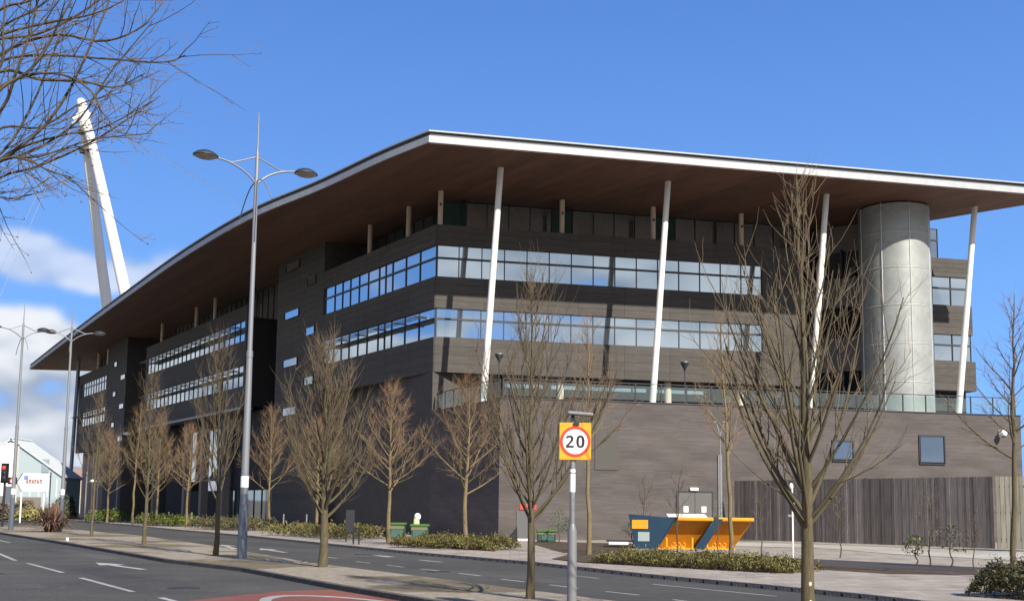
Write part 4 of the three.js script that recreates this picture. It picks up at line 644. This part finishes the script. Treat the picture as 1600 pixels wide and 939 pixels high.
const G1 = 'upright bare trees along the median';
{
  const p1 = at(1262, 850, -15.3); const t1 = tree('bare_tree', vase, V3(p1.x, 0, p1.z), 0.4, 'tall forked bare tree on the median, right of the round speed sign', olive, G1);
  for (const y of [0.66, 0.42]) { const g = new THREE.SphereGeometry(0.03, 12, 8); g.scale(1, 1.25, 0.5); g.rotateY(-0.55); g.translate(-0.04, y, 0.086); part('pruning_scar', g, std(0.62, 0.50, 0.34, 0.9), t1); }
  const p2 = at(829, 850, -20.6); tree('bare_tree', vase2, V3(p2.x, 0, p2.z), 1.3, 'vase-shaped bare tree on the median, just left of the round speed sign', olive, G1, [0.86, 1.0]);
  tree('bare_tree', dense, ground(503, 886), 0.2, 'dense bushy bare tree on the median, right of the blue-based street lamp', olive, G1);
  tree('bare_tree', poplar, ground(336, 868), 2.1, 'bare tree on the median immediately left of the blue-based street lamp', olive, G1, [0.9, 1.0]);
  tree('bare_tree', poplar, ground(224, 851), 4.0, 'slim bare tree on the median, second from the red spiky plant', olive, G1, [0.85, 0.98]);
  tree('bare_tree', thin, ground(142, 838), 3.2, 'slim bare tree on the median nearest to the red spiky plant', olive, G1, [0.85, 1.0]);
}
// paler trees in the beds on the far side
const cone = makeTree({ height: 7.6, clear: 2.25, r0: 0.10, wob: 0.09, limbs: 36, pow: 0.95, angle0: 1.12, angle1: 0.5, len: 3.1, cone: true, up: 0.42, sub: 8, subLen: 0.34, bias: 0.18, up2: 0.3, twigs: 4, twigLen: 0.42, twigR: 0.0055, crook: 0.26 }, 505);
const cone2 = makeTree({ height: 7.0, clear: 2.15, r0: 0.105, wob: 0.07, limbs: 40, pow: 0.9, angle0: 1.08, angle1: 0.5, len: 3.2, cone: true, up: 0.5, sub: 8, subLen: 0.34, bias: 0.18, up2: 0.3, twigs: 4, twigLen: 0.42, twigR: 0.0055, crook: 0.26 }, 606);
const sparse = makeTree({ height: 8.4, clear: 3.4, r0: 0.085, wob: 0.13, limbs: 22, pow: 1.0, angle0: 1.05, angle1: 0.5, len: 2.2, cone: true, up: 0.45, sub: 5, subLen: 0.34, bias: 0.15, up2: 0.25, twigs: 3, twigLen: 0.45, twigR: 0.0055, crook: 0.24, taper: 0.8 }, 707);
const G2 = 'paler bare trees in the planting beds by the building';
{
  tree('pale_tree', cone, ground(607, 848), 0.3, 'conical tan bare tree at the left end of the hedge before the green containers', tan, G2);
  tree('pale_tree', cone2, ground(727, 858), 1.9, 'conical tan bare tree at the right end of the hedge before the green containers', tan, G2);
  tree('pale_tree', sparse, ground(920, 868), 1.0, 'thin sparse bare tree just right of the round speed sign', tan, G2, [1, 1.06]);
  tree('pale_tree', sparse, ground(1142, 876), 2.6, 'sparse bare tree with straight tan trunk before the orange shelter', tan, G2, [0.92, 1.0]);
  const q = ground(1588, 905); tree('pale_tree', sparse, q, 4.4, 'sparse bare tree at the right edge in front of the fence', [M.bark, M.twigDark], G2, [0.9, 0.88]);
  tree('pale_tree', cone, ground(418, 829), 2.2, 'conical tan bare tree right of the blue-based street lamp, before the dark tower', tan, G2, [1.0, 1.12]);
  tree('pale_tree', cone2, ground(493, 832), 0.8, 'tan bare tree half hidden behind the dense bushy median tree', tan, G2, [1, 1.05]);
  tree('pale_tree', cone2, ground(291, 824), 3.0, 'tan bare tree between the two entrance columns', tan, G2, [0.95, 1.1]);
  tree('pale_tree', cone, ground(243, 822), 5.0, 'tan bare tree left of the entrance columns', tan, G2, [0.95, 1.15]);
  tree('pale_tree', sparse, ground(206, 819), 0.5, 'tan bare tree before the recess at the far end of the building', tan, G2, [1.2, 1.25]);
  tree('pale_tree', cone2, at(166, 812, -104).setY(0), 1.2, 'tan bare tree before the end block of the building', tan, G2, [1.0, 1.2]);
}
// saplings on the forecourt
const sap = makeTree({ height: 2.6, clear: 0.7, r0: 0.022, wob: 0.12, limbs: 9, angle0: 0.9, angle1: 0.5, len: 0.9, up: 0.4, sub: 3, subLen: 0.4, bias: 0.15, up2: 0.3, twigs: 2, twigLen: 0.25, twigR: 0.004, thick: 0.9 }, 808);
[[1007, 856, 1.2, 'thin bare sapling before the blue side of the shelter'], [1058, 862, 1.25, 'thin bare sapling before the left orange pod'], [1123, 862, 0.85, 'thin bare sapling before the right orange pod'], [1191, 866, 0.95, 'thin sapling just right of the orange shelter'], [1313, 872, 0.9, 'thin sapling before the low wall, right of the forked tree'], [1455, 885, 0.95, 'small twiggy sapling left of the green-leaved one before the fence'], [1524, 890, 0.7, 'thin stick sapling before the right end of the dark fence planks']].forEach(([u, v, s, label], i) => tree('sapling', sap, ground(u, v), i * 1.7, label, dark, 'thin saplings on the forecourt', [s, s]));
// big tree off the left edge whose branches hang into the picture
{
  const o = thing('street_tree', V3(-6.9, 0, -8.3), 'large bare tree whose reaching branches fill the upper left corner', 'tree'), r = rng(31), stem = new Bark(), limbs = new Bark(), twigs = new Bark();
  const L = (p) => p.sub(o.position), top = V3(0.1, 3.0, 0);
  stem.tube([V3(0, -0.05, 0), V3(0, 0.4, 0), V3(0.04, 1.6, 0), top, V3(0, 5.2, 0.1), V3(-0.2, 8.2, 0.1), V3(-0.2, 9.6, 0)], [0.26, 0.2, 0.17, 0.14, 0.1, 0.05, 0.02], 12);
  const main = [[[-160, 330], [0, 255], [90, 190], [165, 60], [215, -60], -8.6], [[-200, 300], [-20, 262], [60, 240], [135, 195], [190, 120], [262, 40], -8.9], [[-220, 160], [0, 60], [80, 42], [170, 25], [235, -5], -8.2], [[-170, 180], [-20, 72], [70, 58], [165, 10], [205, -30], -9.4], [[-170, 330], [0, 145], [60, 110], [110, 30], [150, -40], -8.0], [[-200, 370], [0, 258], [40, 236], [120, 215], [170, 208], [262, 164], -8.7], [[-240, 420], [0, 282], [60, 268], [150, 232], [215, 195], [272, 158], -9.2], [[-200, 390], [0, 256], [70, 250], [160, 224], [262, 214], -8.4], [[-200, 260], [0, 116], [70, 130], [140, 132], [200, 142], [250, 120], -8.5], [[-200, 200], [0, 100], [90, 92], [190, 98], [290, 102], [318, 92], -8.6], [[-180, 330], [0, 178], [30, 120], [58, 45], [75, -40], -8.2], [[-150, 250], [0, 108], [8, 60], [14, -30], -7.9], [[-150, 340], [0, 246], [60, 165], [95, 85], [130, 10], -9.0], [[-200, 420], [-40, 296], [0, 314], [40, 318], -8.8], [[-190, 360], [0, 206], [70, 205], [140, 168], [210, 150], -9.3], [[-200, 300], [0, 50], [60, 22], [110, -10], -9.0], [[-200, 430], [0, 256], [50, 256], [85, 272], [128, 284], -8.3], [[-190, 220], [0, 20], [50, 8], [120, -25], -8.6], [[-160, 280], [0, 140], [95, 120], [160, 150], [180, 200], -8.1], [[-170, 250], [0, 90], [100, 60], [180, 70], [240, 50], [280, 10], -9.1]];
  main.forEach((m) => {
    const z = m.pop(), n = m.length, pts = [V3(0.05 + (r() - 0.5) * 0.1, 2.6 + r() * 1.6, 0)]; m.forEach(([u, v], i) => pts.push(L(at(u > 0 ? u * 0.92 - 4 : u, v - 6, z + (i - n / 2) * 0.12 * (r() - 0.3)))));
    const c = new THREE.CatmullRomCurve3(pts).getPoints(22), r0 = 0.012 + r() * 0.007; limbs.tube(c, c.map((_, i) => (r0 + 0.02 * Math.max(0, 0.35 - i / 22)) * Math.pow(1 - i / 23.5, 0.75) + 0.0022), 6);
    for (let s = 0; s < 12; s++) {
      const [p, d] = pick(c, 0.26 + 0.74 * (s + r()) / 12 * 0.995), dir = turned(r, d, 0.4 + r() * 0.5); dir.y += (r() - 0.35) * 0.35; const sl = 0.26 + r() * 0.52, q = pathOf(r, p, dir.normalize(), sl, 4, 0.1, 0.34); limbs.tube(q, [0.0045, 0.0038, 0.003, 0.0023, 0.0014], 4);
      for (let k = 0; k < 4; k++) { const [tp, td] = pick(q, 0.15 + 0.84 * r()), tq = pathOf(r, tp, turned(r, td, 0.5 + r() * 0.6), 0.07 + r() * 0.16, 2, 0.1, 0.4); twigs.tube(tq, [0.0025, 0.002, 0.0014], 3); if (r() < 0.35) { const e2 = tq[2]; twigs.tube([e2, e2.clone().add(V3((r() - 0.5) * 0.03, 0.012, (r() - 0.5) * 0.03))], [0.005, 0.003], 4); } }
    }
  });
  part('trunk', stem.geo(), M.barkDark, o); const c = part('crown', limbs.geo(), M.barkDark, o); part('twigs', twigs.geo(), M.twigDark, c).userData.kind = 'stuff';
}
// ---------------------------------------------------------------- hedges, spiky plant, leafy saplings
function leafCloud(seed, n, place, size, colours) {
  const r = rng(seed), P = [], Nn = [], C = [], e = new THREE.Euler(), q = new THREE.Quaternion(), v = V3();
  for (let i = 0; i < n; i++) {
    const c = place(r); if (!c) continue; e.set(r() * 6.3, r() * 6.3, r() * 6.3); q.setFromEuler(e); const s = size * (0.6 + r() * 0.8), k = colours[(r() * colours.length) | 0], b = 0.7 + 0.6 * r(), nn = V3(0, 0, 1).applyQuaternion(q); 
    for (const [x, y] of [[-0.5, 0], [0, -0.85], [0.5, 0], [-0.5, 0], [0.5, 0], [0, 0.95]]) { v.set(x * s * 0.6, y * s, 0).applyQuaternion(q); P.push(c.x + v.x, c.y + v.y, c.z + v.z); Nn.push(nn.x, nn.y, nn.z); C.push(k[0] * b, k[1] * b, k[2] * b); }
  }
  const g = new THREE.BufferGeometry(); g.setAttribute('position', new THREE.Float32BufferAttribute(P, 3)); g.setAttribute('normal', new THREE.Float32BufferAttribute(Nn, 3)); g.setAttribute('color', new THREE.Float32BufferAttribute(C, 3)); return g;
}
const oliveLeaf = [[0.105, 0.105, 0.022], [0.15, 0.13, 0.03], [0.06, 0.07, 0.02], [0.12, 0.08, 0.035], [0.18, 0.155, 0.04]], greenLeaf = [[0.11, 0.15, 0.03], [0.07, 0.11, 0.025], [0.16, 0.18, 0.04]], brownLeaf = [[0.09, 0.075, 0.038], [0.12, 0.09, 0.05], [0.06, 0.063, 0.028], [0.085, 0.085, 0.032]], limeLeaf = [[0.12, 0.15, 0.025], [0.085, 0.11, 0.02], [0.16, 0.18, 0.04]];
function hedge(a, b, depth, h, n, label, cols, seed, size = 0.085) {      // a, b: ends of the front edge on the ground
  const d = b.clone().sub(a), L = d.length(), dir = d.clone().normalize(), back = V3(-dir.z, 0, dir.x); if (back.z > 0) back.negate();
  const o = thing('hedge', a, label, 'hedge');
  const lump = (x, w) => (0.30 + 1.15 * fbm3(x * 1.6 + seed, w * 1.8, seed, 4)) * Math.min(1, Math.sqrt(Math.min(x, L - x) / 0.35 + 0.02)) * Math.min(1, 0.72 + w * 0.9) * Math.min(1, 0.72 + (depth - w) * 0.9);
  part('foliage', leafCloud(seed, n, (r) => { const x = r() * L, w = r() * depth, top = h * lump(x, w), y = top * Math.pow(r(), 0.45); if (noise3(x * 5 + seed, y * 6, w * 5) < 0.30) return null; return dir.clone().multiplyScalar(x).addScaledVector(back, w + (r() - 0.5) * 0.12).setY(y + 0.03 + (r() < 0.09 ? r() * 0.2 : 0)); }, size, cols), M.leaf, o).userData.kind = 'stuff';
  const r = rng(seed + 5), st = new Bark(); for (let i = 0; i < L * depth * 9; i++) { const p = dir.clone().multiplyScalar(r() * L).addScaledVector(back, r() * depth); st.tube(pathOf(r, p, V3((r() - 0.5) * 0.8, 1, (r() - 0.5) * 0.8).normalize(), h * (0.5 + r() * 0.4), 3, 0, 0.3), [0.01, 0.008, 0.006, 0.003], 3); } part('stems', st.geo(), M.barkDark, o).userData.kind = 'stuff';
}
hedge(ground(918, 880), ground(1218, 897), 2.3, 0.36, 26000, 'long olive hedge beside the kerb in front of the orange shelter', oliveLeaf, 1, 0.052);
hedge(ground(606, 855.5), ground(764, 861), 2.6, 0.5, 16000, 'olive-yellow hedge in front of the green containers', oliveLeaf, 2, 0.06);
hedge(ground(404, 836), ground(530, 843), 3.2, 0.68, 6500, 'low olive hedge right of the blue-based street lamp', oliveLeaf, 3, 0.1);
hedge(ground(288, 826.5), ground(372, 830), 3.5, 0.8, 4500, 'brownish hedge between the entrance columns and the street lamp', brownLeaf, 4, 0.12);
hedge(ground(205, 821), ground(268, 823), 3.2, 0.85, 4500, 'bright green hedge left of the entrance columns', limeLeaf, 5, 0.12);
hedge(ground(128, 815.5), ground(168, 816.5), 3, 1.1, 3000, 'dark green hedge before the far end of the building', greenLeaf, 6, 0.14);
hedge(ground(1508, 932), ground(1680, 944), 2.4, 0.6, 26000, 'brown-green hedge at the lower right edge beside the kerb', brownLeaf, 7, 0.045);
hedge(at(15, 805, -106).setY(0), at(64, 805, -106).setY(0), 6, 1.0, 3000, 'yellowish shrub strip beyond the road at the far left', [[0.26, 0.25, 0.07], [0.20, 0.20, 0.06], [0.3, 0.26, 0.12]], 8, 0.2);
hedge(at(-10, 790, -110).setY(0), at(50, 790, -110).setY(0), 1.6, 1.7, 3000, 'brown scrub in front of the white buildings at the far left', [[0.17, 0.125, 0.085], [0.13, 0.10, 0.07], [0.2, 0.16, 0.1]], 9, 0.26);
hedge(at(78, 790, -123).setY(0), at(97, 790, -123).setY(0), 4, 2.4, 1500, 'dark green bush in front of the pale shed', [[0.05, 0.075, 0.045], [0.07, 0.09, 0.05]], 10, 0.3);
{ // red-leaved phormium
  const p = ground(82, 831), o = thing('spiky_plant', p, 'reddish brown clump of long strap leaves on the median', 'plant'), r = rng(9), P = [], C = [];
  const G = new THREE.BufferGeometry(), cols = [[0.15, 0.075, 0.06], [0.20, 0.11, 0.08], [0.10, 0.05, 0.045], [0.22, 0.15, 0.10]];
  for (let i = 0; i < 620; i++) {
    const a = r() * 6.283, lean = 0.12 + Math.pow(r(), 0.8) * 0.95, len = 1.15 + r() * 1.05, base = V3(Math.cos(a * 1.7) * r() * 0.5, 0, Math.sin(a * 1.7) * r() * 0.4), side = V3(-Math.sin(a), 0, Math.cos(a)), c = cols[(r() * 4) | 0], b = 0.7 + r() * 0.6, pts = [];
    for (let k = 0; k <= 5; k++) { const t = k / 5, bend = lean * (0.55 + t * 0.65), q = base.clone().add(V3(Math.cos(a) * Math.sin(bend), Math.cos(bend * (1 + 0.25 * t)), Math.sin(a) * Math.sin(bend)).multiplyScalar(len * t)); q.y = Math.max(0.02, q.y); const w = 0.032 * (1 - t * t * 0.95); pts.push([q.clone().addScaledVector(side, w), q.clone().addScaledVector(side, -w)]); }
    for (let k = 0; k < 5; k++) for (const q of [pts[k][0], pts[k][1], pts[k + 1][0], pts[k][1], pts[k + 1][1], pts[k + 1][0]]) { P.push(q.x, q.y, q.z); C.push(c[0] * b, c[1] * b, c[2] * b); }
  }
  G.setAttribute('position', new THREE.Float32BufferAttribute(P, 3)); G.setAttribute('color', new THREE.Float32BufferAttribute(C, 3)); G.computeVertexNormals(); part('leaves', G, M.leaf, o); part('stem', new THREE.CylinderGeometry(0.35, 0.5, 0.3, 12).translate(0, 0.14, 0), M.soil, o);
}
function leafySapling(p, h, w, label, cols, seed, trunkGeo = sap) {
  const o = thing('leafy_shrub', p, label, 'shrub'); part('trunk', trunkGeo.stem.clone().scale(1, h / 2.6, 1), M.barkDark, o);
  part('foliage', leafCloud(seed, 300, (r) => { const a = r() * 6.283, k = Math.sqrt(r()), y = h * (0.38 + 0.62 * r()), f = w * (1 - Math.abs(y / h - 0.6) * 1.3) * k; if (noise3(Math.cos(a) * 3 + seed, y * 3, Math.sin(a) * 3) < 0.4) return null; return V3(Math.cos(a) * f, y, Math.sin(a) * f); }, 0.06, cols), M.leaf, o);
}
const pine = [[0.07, 0.105, 0.045], [0.10, 0.135, 0.06], [0.05, 0.08, 0.04]];
leafySapling(at(873, 840, -56).setY(0), 1.7, 0.6, 'small dark green shrub at the foot of the stone wall, left of the sign post', pine, 41);
leafySapling(at(889, 840, -56.6).setY(0), 1.3, 0.55, 'smaller dark green shrub touching the sign post at the wall foot', pine, 42);
leafySapling(at(988, 850, -50.4).setY(0), 1.15, 0.5, 'bright green shrub against the blue left end of the shelter', [[0.14, 0.22, 0.03], [0.10, 0.17, 0.03]], 43);
leafySapling(at(1432, 880, -35.8).setY(0), 0.95, 0.45, 'small yellow-green shrub before the fence', limeLeaf, 44);
leafySapling(at(1487, 885, -35).setY(0), 1.3, 0.65, 'rounded green-leaved shrub before the right half of the fence', brownLeaf, 45);
{ // small litter on the kerb
  const p = ground(104, 846), o = thing('litter', V3(p.x, 0.0, p.z), 'small white scrap of litter on the median kerb below the spiky plant', 'litter'); const g = new THREE.IcosahedronGeometry(0.06, 1), q = g.attributes.position, r = rng(3); for (let i = 0; i < q.count; i++) q.setY(i, q.getY(i) * 0.7 + 0.07 * Math.sin(i * 2.1)); g.computeVertexNormals(); g.translate(0, 0.09, 0); part('paper', g, M.signWhite, o);
}
renderer.render(scene, camera);
